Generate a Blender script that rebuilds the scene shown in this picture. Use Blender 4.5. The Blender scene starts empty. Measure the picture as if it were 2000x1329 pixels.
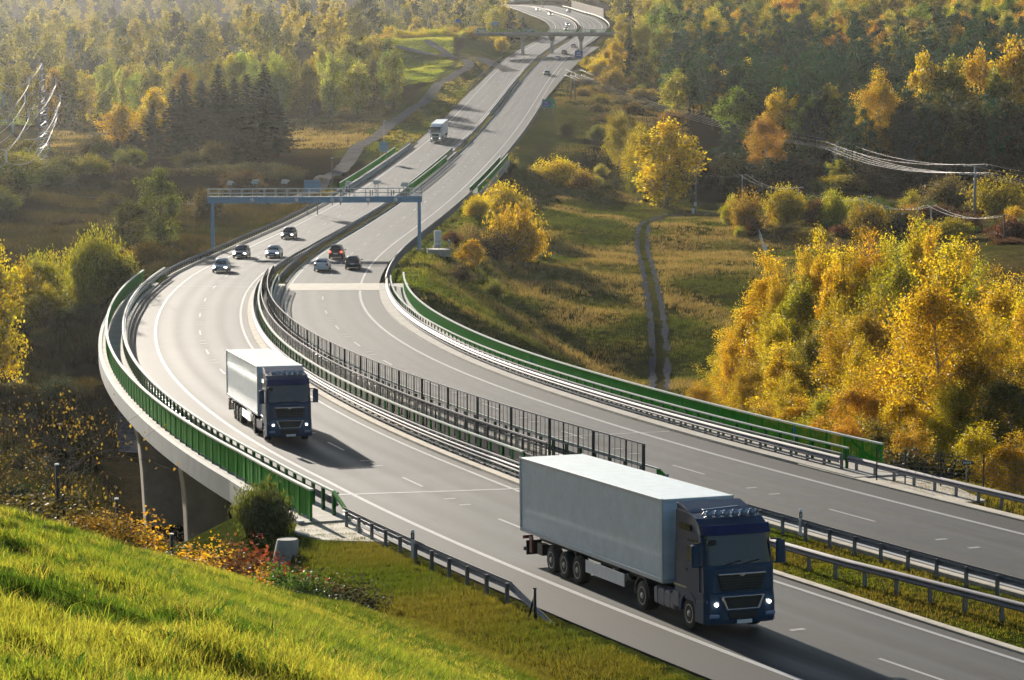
import bpy, bmesh, math, random
import numpy as np
from mathutils import Vector, Matrix, kdtree
SC = bpy.context.scene
COL = SC.collection
rnd = random.Random(7)
RNG = np.random.default_rng(11)
R = math.radians
F, CU, CV, PIT = 5002.4, 1000.0, 664.5, R(5.7266)

# ------------------------------------------------------------------ camera rays (used to survey ground positions)
def wpt(u, v, Y):
    a = (CV - v) / F
    c, s = math.cos(PIT), math.sin(PIT)
    dy, dz = c + a * s, -s + a * c
    k = Y / dy
    return Vector(((u - CU) / F * k, Y, dz * k))
def hit(u, v, y0=150.0, y1=900.0):
    """distance at which the sight line of a surveyed ground point meets the land"""
    Ys = np.arange(y0, y1, 2.0); P = [wpt(u, v, float(y)) for y in Ys]
    g = groundv([p.x for p in P], [p.y for p in P]); z = np.array([p.z for p in P])
    i = np.argmax(z <= g) if (z <= g).any() else len(Ys) - 1
    return float(Ys[i])
def xu(u, Y):
    return (u - CU) / F * Y * 1.005

# ------------------------------------------------------------------ mesh helpers
class MB:
    def __init__(self): self.v = []; self.f = []; self.uv = None
    def add(self, vs, fs):
        b = len(self.v); self.v += [tuple(p) for p in vs]; self.f += [tuple(i + b for i in f) for f in fs]; return self
    def box(self, c, s, rz=0.0, M=None):
        x, y, z = s[0] / 2, s[1] / 2, s[2] / 2
        P = [(-x, -y, -z), (x, -y, -z), (x, y, -z), (-x, y, -z), (-x, -y, z), (x, -y, z), (x, y, z), (-x, y, z)]
        if M is None:
            ca, sa = math.cos(rz), math.sin(rz)
            P = [(c[0] + a * ca - b * sa, c[1] + a * sa + b * ca, c[2] + d) for a, b, d in P]
        else:
            P = [tuple(M @ Vector((c[0] + a, c[1] + b, c[2] + d))) for a, b, d in P]
        return self.add(P, [(0, 3, 2, 1), (4, 5, 6, 7), (0, 1, 5, 4), (1, 2, 6, 5), (2, 3, 7, 6), (3, 0, 4, 7)])
    def bar(self, a, b, w, h=None):
        a, b = Vector(a), Vector(b); h = h or w
        d = (b - a); L = d.length
        if L < 1e-6: return self
        d /= L
        up = Vector((0, 0, 1)) if abs(d.z) < .95 else Vector((0, 1, 0))
        x = d.cross(up).normalized(); y = x.cross(d)
        P = [p + x * sx * w / 2 + y * sy * h / 2 for p in (a, b) for sx, sy in ((-1, -1), (1, -1), (1, 1), (-1, 1))]
        return self.add(P, [(0, 3, 2, 1), (4, 5, 6, 7), (0, 1, 5, 4), (1, 2, 6, 5), (2, 3, 7, 6), (3, 0, 4, 7)])
    def tube(self, pts, r, n=6, cap=True):
        pts = [Vector(p) for p in pts]; rs = r if isinstance(r, (list, tuple)) else [r] * len(pts)
        b = len(self.v)
        for i, p in enumerate(pts):
            d = (pts[min(i + 1, len(pts) - 1)] - pts[max(i - 1, 0)]).normalized()
            up = Vector((0, 0, 1)) if abs(d.z) < .9 else Vector((0, 1, 0))
            x = d.cross(up).normalized(); y = x.cross(d)
            for k in range(n):
                a = 2 * math.pi * k / n
                self.v.append(tuple(p + (x * math.cos(a) + y * math.sin(a)) * rs[i]))
        for i in range(len(pts) - 1):
            for k in range(n):
                k2 = (k + 1) % n
                self.f.append((b + i * n + k, b + i * n + k2, b + (i + 1) * n + k2, b + (i + 1) * n + k))
        if cap:
            self.f.append(tuple(b + k for k in range(n))[::-1]); e = b + (len(pts) - 1) * n
            self.f.append(tuple(e + k for k in range(n)))
        return self
    def cyl(self, c, r, h, axis='z', n=16, r2=None):
        r2 = r if r2 is None else r2
        ax = {'x': Vector((1, 0, 0)), 'y': Vector((0, 1, 0)), 'z': Vector((0, 0, 1))}[axis]
        c = Vector(c)
        return self.tube([c - ax * h / 2, c + ax * h / 2], [r, r2], n)
    def sweep(self, rows, closed=False, caps=False):
        n = len(rows[0]); b = len(self.v)
        for r_ in rows: self.v += [tuple(p) for p in r_]
        m = n if closed else n - 1
        for i in range(len(rows) - 1):
            for k in range(m):
                k2 = (k + 1) % n
                self.f.append((b + i * n + k, b + i * n + k2, b + (i + 1) * n + k2, b + (i + 1) * n + k))
        if caps and closed:
            self.f.append(tuple(b + k for k in range(n))[::-1]); e = b + (len(rows) - 1) * n
            self.f.append(tuple(e + k for k in range(n)))
        return self
    def mesh(self, name):
        me = bpy.data.meshes.new(name); me.from_pydata(self.v, [], self.f); me.update(); return me
    def build(self, name, mat, parent=None, smooth=False, bevel=0, flip=True, seg=2):
        me = self.mesh(name)
        if flip:
            bm = bmesh.new(); bm.from_mesh(me); bmesh.ops.recalc_face_normals(bm, faces=bm.faces); bm.to_mesh(me); bm.free()
        return obj(name, me, mat, parent, smooth, bevel, seg)
def obj(name, me, mat, parent=None, smooth=False, bevel=0, seg=2):
    o = bpy.data.objects.new(name, me); COL.objects.link(o)
    if mat: me.materials.append(mat)
    if smooth: me.shade_smooth()
    else: me.shade_flat()
    if parent: o.parent = parent
    if bevel:
        b = o.modifiers.new('b', 'BEVEL'); b.width = bevel; b.segments = seg; b.limit_method = 'ANGLE'; b.angle_limit = R(35)
    return o
def npmesh(name, V, Fq, nv=4, attr=None):
    me = bpy.data.meshes.new(name)
    V = np.asarray(V, np.float32); Fq = np.asarray(Fq, np.int32)
    me.vertices.add(len(V)); me.vertices.foreach_set('co', V.ravel())
    me.loops.add(Fq.size); me.loops.foreach_set('vertex_index', Fq.ravel())
    me.polygons.add(len(Fq)); me.polygons.foreach_set('loop_start', np.arange(0, Fq.size, nv, dtype=np.int32))
    me.polygons.foreach_set('loop_total', np.full(len(Fq), nv, np.int32))
    for k, a in (attr or {}).items():
        a = np.asarray(a, np.float32)
        if a.ndim == 1:
            at = me.attributes.new(k, 'FLOAT', 'POINT'); at.data.foreach_set('value', a)
        else:
            at = me.attributes.new(k, 'FLOAT_COLOR', 'POINT')
            at.data.foreach_set('color', np.concatenate([a, np.ones((len(a), 1), np.float32)], 1).ravel())
    me.update(calc_edges=True); return me
def tag(o, label=None, cat=None, group=None, kind=None):
    if label: o['label'] = label
    if cat: o['category'] = cat
    if group: o['group'] = group
    if kind: o['kind'] = kind
    return o
def thing(name, label, cat, loc=(0, 0, 0), rz=0, group=None):
    o = bpy.data.objects.new(name, None); COL.objects.link(o); o.empty_display_size = .3
    o.location = loc; o.rotation_euler = (0, 0, rz)
    return tag(o, label, cat, group)
def dup(root, label=None, group=None, color=None):
    r = root.copy(); COL.objects.link(r)
    if label: r['label'] = label
    if group: r['group'] = group
    for ch in list(root.children):
        c = ch.copy(); COL.objects.link(c); c.parent = r
        if color and ch.name.startswith(('crown', 'body', 'foliage')): c.color = color
        for g in list(ch.children):
            q = g.copy(); COL.objects.link(q); q.parent = c
    return r
def struct(o, label=None):
    return tag(o, label, None, None, 'structure')

# ------------------------------------------------------------------ materials
def newmat(name):
    m = bpy.data.materials.new(name); m.use_nodes = True
    nt = m.node_tree; b = nt.nodes['Principled BSDF']
    return m, nt, b
def nd(nt, t, **k):
    n = nt.nodes.new(t)
    for a, v in k.items():
        if a.startswith('i_'):
            key = a[2:]; key = int(key) if key.isdigit() else key.replace('_', ' ')
            n.inputs[key].default_value = v
        else: setattr(n, a, v)
    return n
def mixc(nt, fac, a, b, mode='MIX'):
    n = nd(nt, 'ShaderNodeMix', data_type='RGBA', blend_type=mode)
    for sock, v in ((n.inputs[0], fac), (n.inputs[6], a), (n.inputs[7], b)):
        if isinstance(v, bpy.types.NodeSocket): nt.links.new(v, sock)
        elif isinstance(v, (int, float)): sock.default_value = v
        else: sock.default_value = (*v, 1)
    return n.outputs[2]
def ramp(nt, src, pts):
    n = nd(nt, 'ShaderNodeValToRGB'); el = n.color_ramp.elements
    while len(el) < len(pts): el.new(.5)
    for e, (p, c) in zip(el, pts):
        e.position = p; e.color = (*c, 1) if isinstance(c, tuple) else (c, c, c, 1)
    nt.links.new(src, n.inputs[0]); return n.outputs[0]
def simple(name, col, rough=.6, metal=0.0, var=.25, scale=3.0, emit=0, bump=0.0, dirt=None, spec=.5):
    m, nt, b = newmat(name)
    tc = nd(nt, 'ShaderNodeTexCoord')
    n = nd(nt, 'ShaderNodeTexNoise', i_Scale=scale, i_Detail=5.0, i_Roughness=.65)
    nt.links.new(tc.outputs['Object'], n.inputs['Vector'])
    lo = tuple(c * (1 - var) for c in col); hi = tuple(min(1, c * (1 + var)) for c in col)
    c = ramp(nt, n.outputs['Fac'], [(.3, lo), (.7, hi)])
    if dirt:
        n2 = nd(nt, 'ShaderNodeTexNoise', i_Scale=scale * .35, i_Detail=8.0, i_Roughness=.7)
        nt.links.new(tc.outputs['Object'], n2.inputs['Vector'])
        c = mixc(nt, ramp(nt, n2.outputs['Fac'], [(.45, 0.0), (.75, .8)]), c, dirt)
    nt.links.new(c, b.inputs['Base Color'])
    b.inputs['Roughness'].default_value = rough; b.inputs['Metallic'].default_value = metal
    b.inputs['Specular IOR Level'].default_value = spec
    if emit:
        b.inputs['Emission Color'].default_value = (*col, 1); b.inputs['Emission Strength'].default_value = emit
    if bump:
        bp = nd(nt, 'ShaderNodeBump', i_Strength=bump, i_Distance=.03)
        nt.links.new(n.outputs['Fac'], bp.inputs['Height']); nt.links.new(bp.outputs[0], b.inputs['Normal'])
    return m
def leafmat(name, trans=.5, hue=.03, gloss=.05, spread=.55):
    m, nt, b = newmat(name); nt.nodes.remove(b)
    out = nt.nodes['Material Output']
    oi = nd(nt, 'ShaderNodeObjectInfo'); at = nd(nt, 'ShaderNodeAttribute', attribute_name='var')
    mr = nd(nt, 'ShaderNodeMapRange', i_3=1 - spread, i_4=1 + spread); nt.links.new(at.outputs['Fac'], mr.inputs[0])
    hs = nd(nt, 'ShaderNodeHueSaturation'); nt.links.new(oi.outputs['Color'], hs.inputs['Color'])
    mh = nd(nt, 'ShaderNodeMapRange', i_3=.5 - hue, i_4=.5 + hue)
    at2 = nd(nt, 'ShaderNodeAttribute', attribute_name='hue'); nt.links.new(at2.outputs['Fac'], mh.inputs[0])
    nt.links.new(mh.outputs[0], hs.inputs['Hue']); nt.links.new(mr.outputs[0], hs.inputs['Value'])
    d = nd(nt, 'ShaderNodeBsdfDiffuse'); t = nd(nt, 'ShaderNodeBsdfTranslucent'); g = nd(nt, 'ShaderNodeBsdfGlossy', i_Roughness=.45)
    nt.links.new(hs.outputs[0], d.inputs[0])
    tcol = mixc(nt, 1.0, hs.outputs[0], (1.22, 1.2, .5), 'MULTIPLY'); nt.links.new(tcol, t.inputs[0])
    m1 = nd(nt, 'ShaderNodeMixShader', i_0=trans); nt.links.new(d.outputs[0], m1.inputs[1]); nt.links.new(t.outputs[0], m1.inputs[2])
    m2 = nd(nt, 'ShaderNodeMixShader', i_0=gloss); nt.links.new(m1.outputs[0], m2.inputs[1]); nt.links.new(g.outputs[0], m2.inputs[2])
    nt.links.new(m2.outputs[0], out.inputs[0]); return m
def grassmat(name, trans=.45):
    m, nt, b = newmat(name); nt.nodes.remove(b); out = nt.nodes['Material Output']
    at = nd(nt, 'ShaderNodeAttribute', attribute_name='Col')
    d = nd(nt, 'ShaderNodeBsdfDiffuse'); t = nd(nt, 'ShaderNodeBsdfTranslucent'); g = nd(nt, 'ShaderNodeBsdfGlossy', i_Roughness=.6)
    nt.links.new(at.outputs['Color'], d.inputs[0])
    nt.links.new(mixc(nt, 1.0, at.outputs['Color'], (1.3, 1.2, .6), 'MULTIPLY'), t.inputs[0])
    m1 = nd(nt, 'ShaderNodeMixShader', i_0=trans); nt.links.new(d.outputs[0], m1.inputs[1]); nt.links.new(t.outputs[0], m1.inputs[2])
    m2 = nd(nt, 'ShaderNodeMixShader', i_0=.012); nt.links.new(m1.outputs[0], m2.inputs[1]); nt.links.new(g.outputs[0], m2.inputs[2])
    nt.links.new(m2.outputs[0], out.inputs[0]); return m
def asphaltmat():
    m, nt, b = newmat('asphalt')
    uv = nd(nt, 'ShaderNodeUVMap'); tc = nd(nt, 'ShaderNodeTexCoord')
    mp = nd(nt, 'ShaderNodeMapping'); mp.inputs['Scale'].default_value = (1, .012, 1); nt.links.new(uv.outputs[0], mp.inputs[0])
    n1 = nd(nt, 'ShaderNodeTexNoise', i_Scale=1.3, i_Detail=6.0, i_Roughness=.6); nt.links.new(mp.outputs[0], n1.inputs['Vector'])
    n2 = nd(nt, 'ShaderNodeTexNoise', i_Scale=.35, i_Detail=6.0); nt.links.new(uv.outputs[0], n2.inputs['Vector'])
    n3 = nd(nt, 'ShaderNodeTexNoise', i_Scale=28.0, i_Detail=3.0, i_Roughness=.8); nt.links.new(uv.outputs[0], n3.inputs['Vector'])
    # worn wheel tracks: two per lane, a different tone from the lane middles
    sx = nd(nt, 'ShaderNodeSeparateXYZ'); nt.links.new(uv.outputs[0], sx.inputs[0])
    mt = nd(nt, 'ShaderNodeMath', operation='MULTIPLY', i_1=2 * math.pi / 1.875); nt.links.new(sx.outputs[0], mt.inputs[0])
    cs = nd(nt, 'ShaderNodeMath', operation='COSINE'); nt.links.new(mt.outputs[0], cs.inputs[0])
    ab = nd(nt, 'ShaderNodeMath', operation='ABSOLUTE'); nt.links.new(sx.outputs[0], ab.inputs[0])
    lane = ramp(nt, ab.outputs[0], [(.0, 1.0), (1.0, 1.0)])
    inl = nd(nt, 'ShaderNodeMath', operation='LESS_THAN', i_1=3.7); nt.links.new(ab.outputs[0], inl.inputs[0])
    ws = nd(nt, 'ShaderNodeMath', operation='MULTIPLY'); nt.links.new(cs.outputs[0], ws.inputs[0]); nt.links.new(inl.outputs[0], ws.inputs[1])
    base = ramp(nt, n1.outputs['Fac'], [(.3, (.026, .025, .024)), (.7, (.068, .065, .061))])
    base = mixc(nt, ramp(nt, n2.outputs['Fac'], [(.35, 0.0), (.75, .35)]), base, (.088, .080, .071))
    sh = mixc(nt, inl.outputs[0], (.038, .033, .028), base)       # browner hard shoulder outside the lanes
    base = mixc(nt, .8, base, sh)
    wm = nd(nt, 'ShaderNodeMapRange', i_1=-1.0, i_2=1.0, i_3=1.25, i_4=.76); nt.links.new(ws.outputs[0], wm.inputs[0])
    base = mixc(nt, 1.0, base, wm.outputs[0], 'MULTIPLY')
    gr = ramp(nt, n3.outputs['Fac'], [(.3, .72), (.7, 1.25)])
    base = mixc(nt, 1.0, base, gr, 'MULTIPLY')
    # cracks and sealed joints
    mp2 = nd(nt, 'ShaderNodeMapping'); mp2.inputs['Scale'].default_value = (.25, .035, 1); nt.links.new(uv.outputs[0], mp2.inputs[0])
    vo = nd(nt, 'ShaderNodeTexVoronoi', feature='DISTANCE_TO_EDGE', i_Scale=1.0); nt.links.new(mp2.outputs[0], vo.inputs['Vector'])
    base = mixc(nt, ramp(nt, vo.outputs['Distance'], [(.0, .35), (.012, 0.0)]), base, (.03, .027, .025))
    nt.links.new(base, b.inputs['Base Color'])
    rr = nd(nt, 'ShaderNodeMapRange', i_1=-1.0, i_2=1.0, i_3=.6, i_4=.74); nt.links.new(ws.outputs[0], rr.inputs[0])
    nt.links.new(rr.outputs[0], b.inputs['Roughness'])
    b.inputs['Specular IOR Level'].default_value = .2
    bp = nd(nt, 'ShaderNodeBump', i_Strength=.35, i_Distance=.01); nt.links.new(n3.outputs['Fac'], bp.inputs['Height'])
    nt.links.new(bp.outputs[0], b.inputs['Normal']); return m
def groundmat():
    m, nt, b = newmat('ground_cover')
    at = nd(nt, 'ShaderNodeAttribute', attribute_name='Col'); tc = nd(nt, 'ShaderNodeTexCoord')
    out = None
    def no(sc, det=6.0, ro=.65):
        n = nd(nt, 'ShaderNodeTexNoise', i_Scale=sc, i_Detail=det, i_Roughness=ro); nt.links.new(tc.outputs['Object'], n.inputs['Vector']); return n.outputs['Fac']
    a = no(.09); c = no(.7); e = no(3.5)
    col = mixc(nt, 1.0, at.outputs['Color'], ramp(nt, a, [(.3, (.66, .70, .66)), (.7, (1.35, 1.25, 1.1))]), 'MULTIPLY')
    col = mixc(nt, 1.0, col, ramp(nt, c, [(.3, (.6, .66, .6)), (.72, (1.4, 1.3, 1.2))]), 'MULTIPLY')
    col = mixc(nt, 1.0, col, ramp(nt, e, [(.3, .6), (.7, 1.4)]), 'MULTIPLY')
    nt.links.new(col, b.inputs['Base Color']); b.inputs['Roughness'].default_value = .95; b.inputs['Specular IOR Level'].default_value = 0.0
    ad = nd(nt, 'ShaderNodeMath', operation='ADD'); nt.links.new(c, ad.inputs[0]); nt.links.new(e, ad.inputs[1])
    bp = nd(nt, 'ShaderNodeBump', i_Strength=.9, i_Distance=.35); nt.links.new(ad.outputs[0], bp.inputs['Height']); nt.links.new(bp.outputs[0], b.inputs['Normal'])
    return m
def paintmat(name, col, coat=.6, rough=.35, metal=0.0, spec=.5):
    m, nt, b = newmat(name)
    tc = nd(nt, 'ShaderNodeTexCoord'); n = nd(nt, 'ShaderNodeTexNoise', i_Scale=2.0, i_Detail=7.0, i_Roughness=.7); nt.links.new(tc.outputs['Object'], n.inputs['Vector'])
    lo = tuple(c * .82 for c in col)
    nt.links.new(ramp(nt, n.outputs['Fac'], [(.35, lo), (.65, col)]), b.inputs['Base Color'])
    nt.links.new(ramp(nt, n.outputs['Fac'], [(.3, rough), (.8, rough + .2)]), b.inputs['Roughness'])
    b.inputs['Specular IOR Level'].default_value = spec; b.inputs['Coat Weight'].default_value = coat; b.inputs['Coat Roughness'].default_value = .08; b.inputs['Metallic'].default_value = metal
    return m
def meshmat(name, col, cover):
    m, nt, b = newmat(name); out = nt.nodes['Material Output']
    b.inputs['Base Color'].default_value = (*col, 1); b.inputs['Roughness'].default_value = .6
    t = nd(nt, 'ShaderNodeBsdfTransparent'); mx = nd(nt, 'ShaderNodeMixShader', i_0=cover)
    nt.links.new(t.outputs[0], mx.inputs[1]); nt.links.new(b.outputs[0], mx.inputs[2]); nt.links.new(mx.outputs[0], out.inputs[0]); return m
M = dict(
    asphalt=asphaltmat(), ground=groundmat(),
    lane=simple('road_paint', (.36, .355, .34), .6, var=.18, scale=9, dirt=(.32, .30, .27)),
    concrete=simple('concrete', (.36, .33, .28), .85, var=.18, scale=1.2, bump=.3, dirt=(.22, .19, .15)),
    fascia=simple('fascia_concrete', (.36, .355, .34), .8, var=.12, scale=.8, bump=.2, dirt=(.27, .26, .24)),
    pier=simple('pier_concrete', (.45, .34, .24), .9, var=.2, scale=.9, bump=.4, dirt=(.30, .22, .15)),
    strip=simple('kerb_concrete', (.50, .44, .34), .85, var=.2, scale=2.2, bump=.3, dirt=(.28, .23, .17)),
    cobble=simple('stone_pitching', (.11, .12, .15), .9, var=.6, scale=2.2, bump=1.0, spec=0.0),
    galv=simple('galvanised_steel', (.24, .22, .23), .68, metal=.15, var=.15, scale=5),
    galvd=simple('weathered_steel', (.17, .18, .20), .5, metal=.55, var=.2, scale=4),
    green=paintmat('green_paint', (.012, .27, .010), .0, .6, 0.0, .08), greend=paintmat('dark_green_paint', (.006, .12, .022), .0, .6, 0.0, .1),
    palegreen=simple('pale_rail_paint', (.52, .56, .46), .45, var=.15), dark=simple('dark_steel', (.022, .026, .032), .5, metal=.3),
    mesh=meshmat('fine_wire_mesh', (.05, .055, .065), .22), meshd=meshmat('dense_wire_mesh', (.05, .05, .06), .42),
    blue=paintmat('dark_blue_lacquer', (.028, .062, .118), .0, .4, 0.0, .16), bluev=paintmat('navy_lacquer', (.012, .026, .11), .0, .45, 0.0, .2),
    boxw=paintmat('white_box_panel', (.72, .79, .85), .35, .36), white=paintmat('white_lacquer', (.72, .73, .74), .7, .3),
    rubber=simple('rubber', (.016, .015, .015), .8, var=.3), rim=simple('steel_rim', (.30, .29, .28), .4, metal=.8),
    glass=paintmat('tinted_glass', (.008, .012, .016), .4, .1), chrome=simple('chrome', (.72, .73, .75), .16, metal=1.0, var=.05),
    black=simple('black_plastic', (.012, .012, .013), .55), plate=simple('plate_white', (.75, .75, .74), .5),
    lampw=simple('lit_headlight', (1.0, .86, .68), .2, emit=5.0), lampd=paintmat('unlit_lamp', (.18, .26, .42), 1.0, .1),
    red=paintmat('red_lamp', (.30, .015, .01), .8, .2), brake=simple('lit_tail_lamp', (1.0, .10, .04), .3, emit=1.5),
    gblue=simple('gantry_paint', (.15, .29, .46), .45, metal=.2, var=.12), gdark=simple('gantry_dark', (.10, .13, .16), .5, metal=.3),
    cab=simple('cabinet_grey', (.55, .57, .57), .5, var=.1), wood=simple('pole_timber', (.11, .09, .075), .9, var=.3),
    polec=simple('pole_concrete', (.20, .21, .23), .8, var=.2), wire=simple('bright_conductor', (.36, .345, .33), .5, metal=.3),
    bark=simple('dark_bark', (.055, .042, .032), .95, var=.4, scale=5), birch=simple('birch_bark', (.34, .32, .29), .85, var=.5, scale=3, dirt=(.05, .045, .04)),
    leaf=leafmat('leaf', .5, .02, .05, .7), needle=leafmat('needle', .22, .015, .05, .5), grass=grassmat('grass_blade', .58), drygrass=grassmat('dry_grass_blade', .4),
    signg=simple('sign_green', (.0, .22, .13), .5, var=.05), signb=simple('sign_blue', (.01, .10, .38), .5, var=.05), signw=simple('sign_white', (.78, .79, .78), .5, var=.05),
    gravel=simple('gravel', (.085, .092, .105), .95, var=.35, scale=2.5, bump=.4, dirt=(.075, .065, .04), spec=0.0), lane2=simple('old_asphalt', (.19, .175, .16), .9, var=.25, scale=.5, bump=.2, dirt=(.13, .115, .095), spec=0.0),
    yellow=simple('yellow_plate', (.5, .32, .03), .5), trunkred=simple('tank_red', (.14, .015, .012), .5),
)
# ------------------------------------------------------------------ surveyed motorway alignment
SK = np.array([-60, -20, 20, 60, 100, 140, 180, 220, 270, 330, 400, 480, 560, 640, 720.])
KAP = np.array([0.002737, 0.002794, 0.002874, 0.001642, 0.001958, 0.002296, 0.001511, 0.001290, 0.000049, -0.000093, 0.000066, -0.000054, -0.000039, 0.000255, 0.000567]) ; SLP = np.array([0.00154, -0.00915, -0.02417, -0.02638, -0.01334, -0.00488, -0.00007, 0.00822, 0.02097, 0.03222, 0.04517, 0.05974, 0.07216, 0.08338, 0.10027]) ; BNK = np.array([-0.02133, -0.00236, 0.00069, 0.00582, 0.00861, 0.00149, -0.00097, 0.00318, 0.00789, 0.01186, 0.01489, 0.01854, 0.02242, 0.02612, 0.03017]) ; DD = np.array([20.447, 17.342, 14.121, 12.995, 12.279, 11.607, 11.310, 10.922, 10.662, 10.552, 10.576, 10.597, 10.629, 10.742, 10.874]) ; DZ = np.array([1.229, 0.879, 0.041, -0.105, -0.024, 0.346, 0.311, -0.031, -0.097, -0.100, 0.025, 0.021, -0.040, -0.012, 0.002])
X0, Y0, Z0, H0 = 14.9494, 111.4517, -18.9323, -0.39961
def _align():
    ds = 4.0; S = np.arange(-92, 720.1, ds); i0 = int(round(92 / ds))
    psi = np.cumsum(np.interp(S, SK, KAP)) * ds; psi = psi - psi[i0] + H0
    def cum(v):
        c = np.concatenate([[0], np.cumsum((v[1:] + v[:-1]) / 2 * ds)]); return c - c[i0]
    x = X0 + cum(np.sin(psi)); y = Y0 + cum(np.cos(psi)); z = Z0 + cum(np.interp(S, SK, SLP))
    P = [np.array(q) for q in zip(x, y, z)]
    ext = [P[-1] - (P[-1] - P[-2]) * 16, P[-1]] + [np.array(q) for q in ((18.6, 893, 11.6), (25.4, 958, 16.1), (31.2, 1010, 21), (32.0, 1046, 24), (29.6, 1084, 27.2), (24.6, 1150, 31), (19.4, 1230, 35.4), (13.5, 1320, 39.3), (0, 1450, 44), (-16, 1560, 48))]
    out = list(P)
    for i in range(1, len(ext) - 2):
        a, b, c, d = ext[i - 1], ext[i], ext[i + 1], ext[i + 2]
        n = max(2, int(np.linalg.norm(c - b) / ds))
        for k in range(1, n + 1):
            t = k / n
            out.append(.5 * ((2 * b) + (c - a) * t + (2 * a - 5 * b + 4 * c - d) * t * t + (3 * b - a - 3 * c + d) * t ** 3))
    P = np.array(out); seg = np.linalg.norm(np.diff(P[:, :2], axis=0), axis=1)
    S = np.concatenate([[0], np.cumsum(seg)]) - 92
    g = np.gradient(P, axis=0); psi = np.unwrap(np.arctan2(g[:, 0], g[:, 1]))
    return S, P, psi
AS, AP, APSI = _align()
SMAX = AS[-1] - 8
def road(left, s, o, h=0.0):
    s = np.asarray(s, float); o = np.asarray(o, float) + 0 * s
    x = np.interp(s, AS, AP[:, 0]); y = np.interp(s, AS, AP[:, 1]); z = np.interp(s, AS, AP[:, 2]); psi = np.interp(s, AS, APSI)
    b = np.interp(s, SK, BNK); dz = 0 * s
    if left:
        o = o - np.interp(s, SK, DD); dz = np.interp(s, SK, DZ)
    return np.stack([x + o * np.cos(psi), y - o * np.sin(psi), z + b * o + dz + h], -1)
def rp(left, s, o, h=0.0): return Vector(road(left, float(s), float(o), h))
def heading(left, s):
    a, b = rp(left, s - 3, 0), rp(left, s + 3, 0); d = b - a; return math.atan2(d.x, d.y)
GR_L = [(-92, 8), (164, 346), (436, SMAX)]; GR_R = [(-92, 18), (166, 334), (412, SMAX)]
def ingrade(left, s): return any(a <= s <= b for a, b in (GR_L if left else GR_R))

# ------------------------------------------------------------------ the lie of the land
NAT = [wpt(*q) for q in (
    (-200, 900, 190), (100, 925, 190), (265, 900, 205), (430, 1000, 170), (60, 760, 240), (200, 760, 225), (120, 660, 265), (60, 600, 290), (180, 590, 300), (-150, 600, 290), (60, 520, 330), (240, 520, 320), (330, 500, 320),
    (60, 440, 390), (250, 430, 395), (360, 470, 340), (0, 378, 430), (230, 400, 440), (400, 408, 452), (560, 400, 462), (-200, 370, 430),
    (100, 340, 480), (300, 345, 480), (450, 345, 480), (560, 345, 490), (150, 297, 560), (450, 312, 545), (300, 305, 550), (560, 300, 555), (-200, 290, 560), (20, 300, 540),
    (150, 280, 620), (400, 265, 620), (600, 238, 645), (650, 262, 610), (700, 215, 690), (660, 232, 660), (760, 175, 760), (830, 135, 830), (780, 128, 850), (0, 200, 800), (10, 235, 720), (200, 240, 720),
    (630, 352, 470), (700, 290, 552), (760, 248, 612), (812, 213, 668), (858, 165, 748), (891, 146, 780), (920, 130, 805), (893, 119, 825), (590, 380, 455),
    (0, 112, 1000), (300, 125, 1000), (600, 128, 1000), (850, 96, 930), (760, 96, 930), (0, 92, 1150), (400, 98, 1200), (700, 100, 1150), (900, 85, 1060),
    (0, 58, 1350), (400, 65, 1400), (800, 50, 1400), (1000, 30, 1400), (0, -10, 1700), (500, -10, 1700), (1000, -20, 1700), (1500, -60, 1700), (2000, -90, 1700), (500, -60, 2200), (1500, -120, 2200), (-400, 40, 1500), (-600, 140, 900), (-400, 250, 600),
    (1300, 60, 1000), (1250, 10, 1300), (1170, 45, 1150),
    (1290, 740, 285), (1150, 740, 282), (1280, 640, 310), (1100, 640, 305), (1265, 495, 400), (1260, 430, 460), (1400, 408, 510), (1650, 430, 430), (1950, 482, 360), (1900, 440, 420), (1480, 490, 400), (1600, 560, 340), (1400, 600, 330), (2200, 460, 380),
    (1850, 960, 142), (1980, 965, 132), (1600, 900, 175), (1450, 860, 200), (2200, 900, 140), (1350, 800, 250), (1700, 700, 260),
    (1100, 560, 340), (1050, 440, 420), (1120, 405, 480), (1250, 335, 560), (1150, 300, 565), (1090, 262, 600), (1330, 345, 560), (1500, 350, 560), (1700, 352, 560), (1950, 350, 550), (2200, 345, 550),
    (1120, 195, 690), (1200, 178, 760), (1180, 120, 850), (1350, 230, 700), (1600, 222, 700), (1900, 212, 700), (2200, 200, 700),
    (1400, 112, 900), (1700, 100, 900), (2000, 88, 900), (2300, 80, 900), (1400, 35, 1200), (1800, 10, 1200), (2200, -10, 1200), (1290, 110, 860), (930, 74, 876), (800, 78, 882), (700, 80, 885), (1210, 76, 880),
)]
_n = len(NAT); _P = np.array([(p.x, p.y) for p in NAT]); _Z = np.array([p.z for p in NAT])
_A = np.linalg.norm(_P[:, None] - _P[None], axis=2) + np.eye(_n) * 1.5
_Q = np.concatenate([np.ones((_n, 1)), _P / 500], 1)
_W = np.linalg.solve(np.block([[_A, _Q], [_Q.T, np.zeros((3, 3))]]), np.concatenate([_Z, np.zeros(3)]))
def sstep(a, b, x):
    t = np.clip((x - a) / (b - a), 0, 1); return t * t * (3 - 2 * t)
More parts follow.
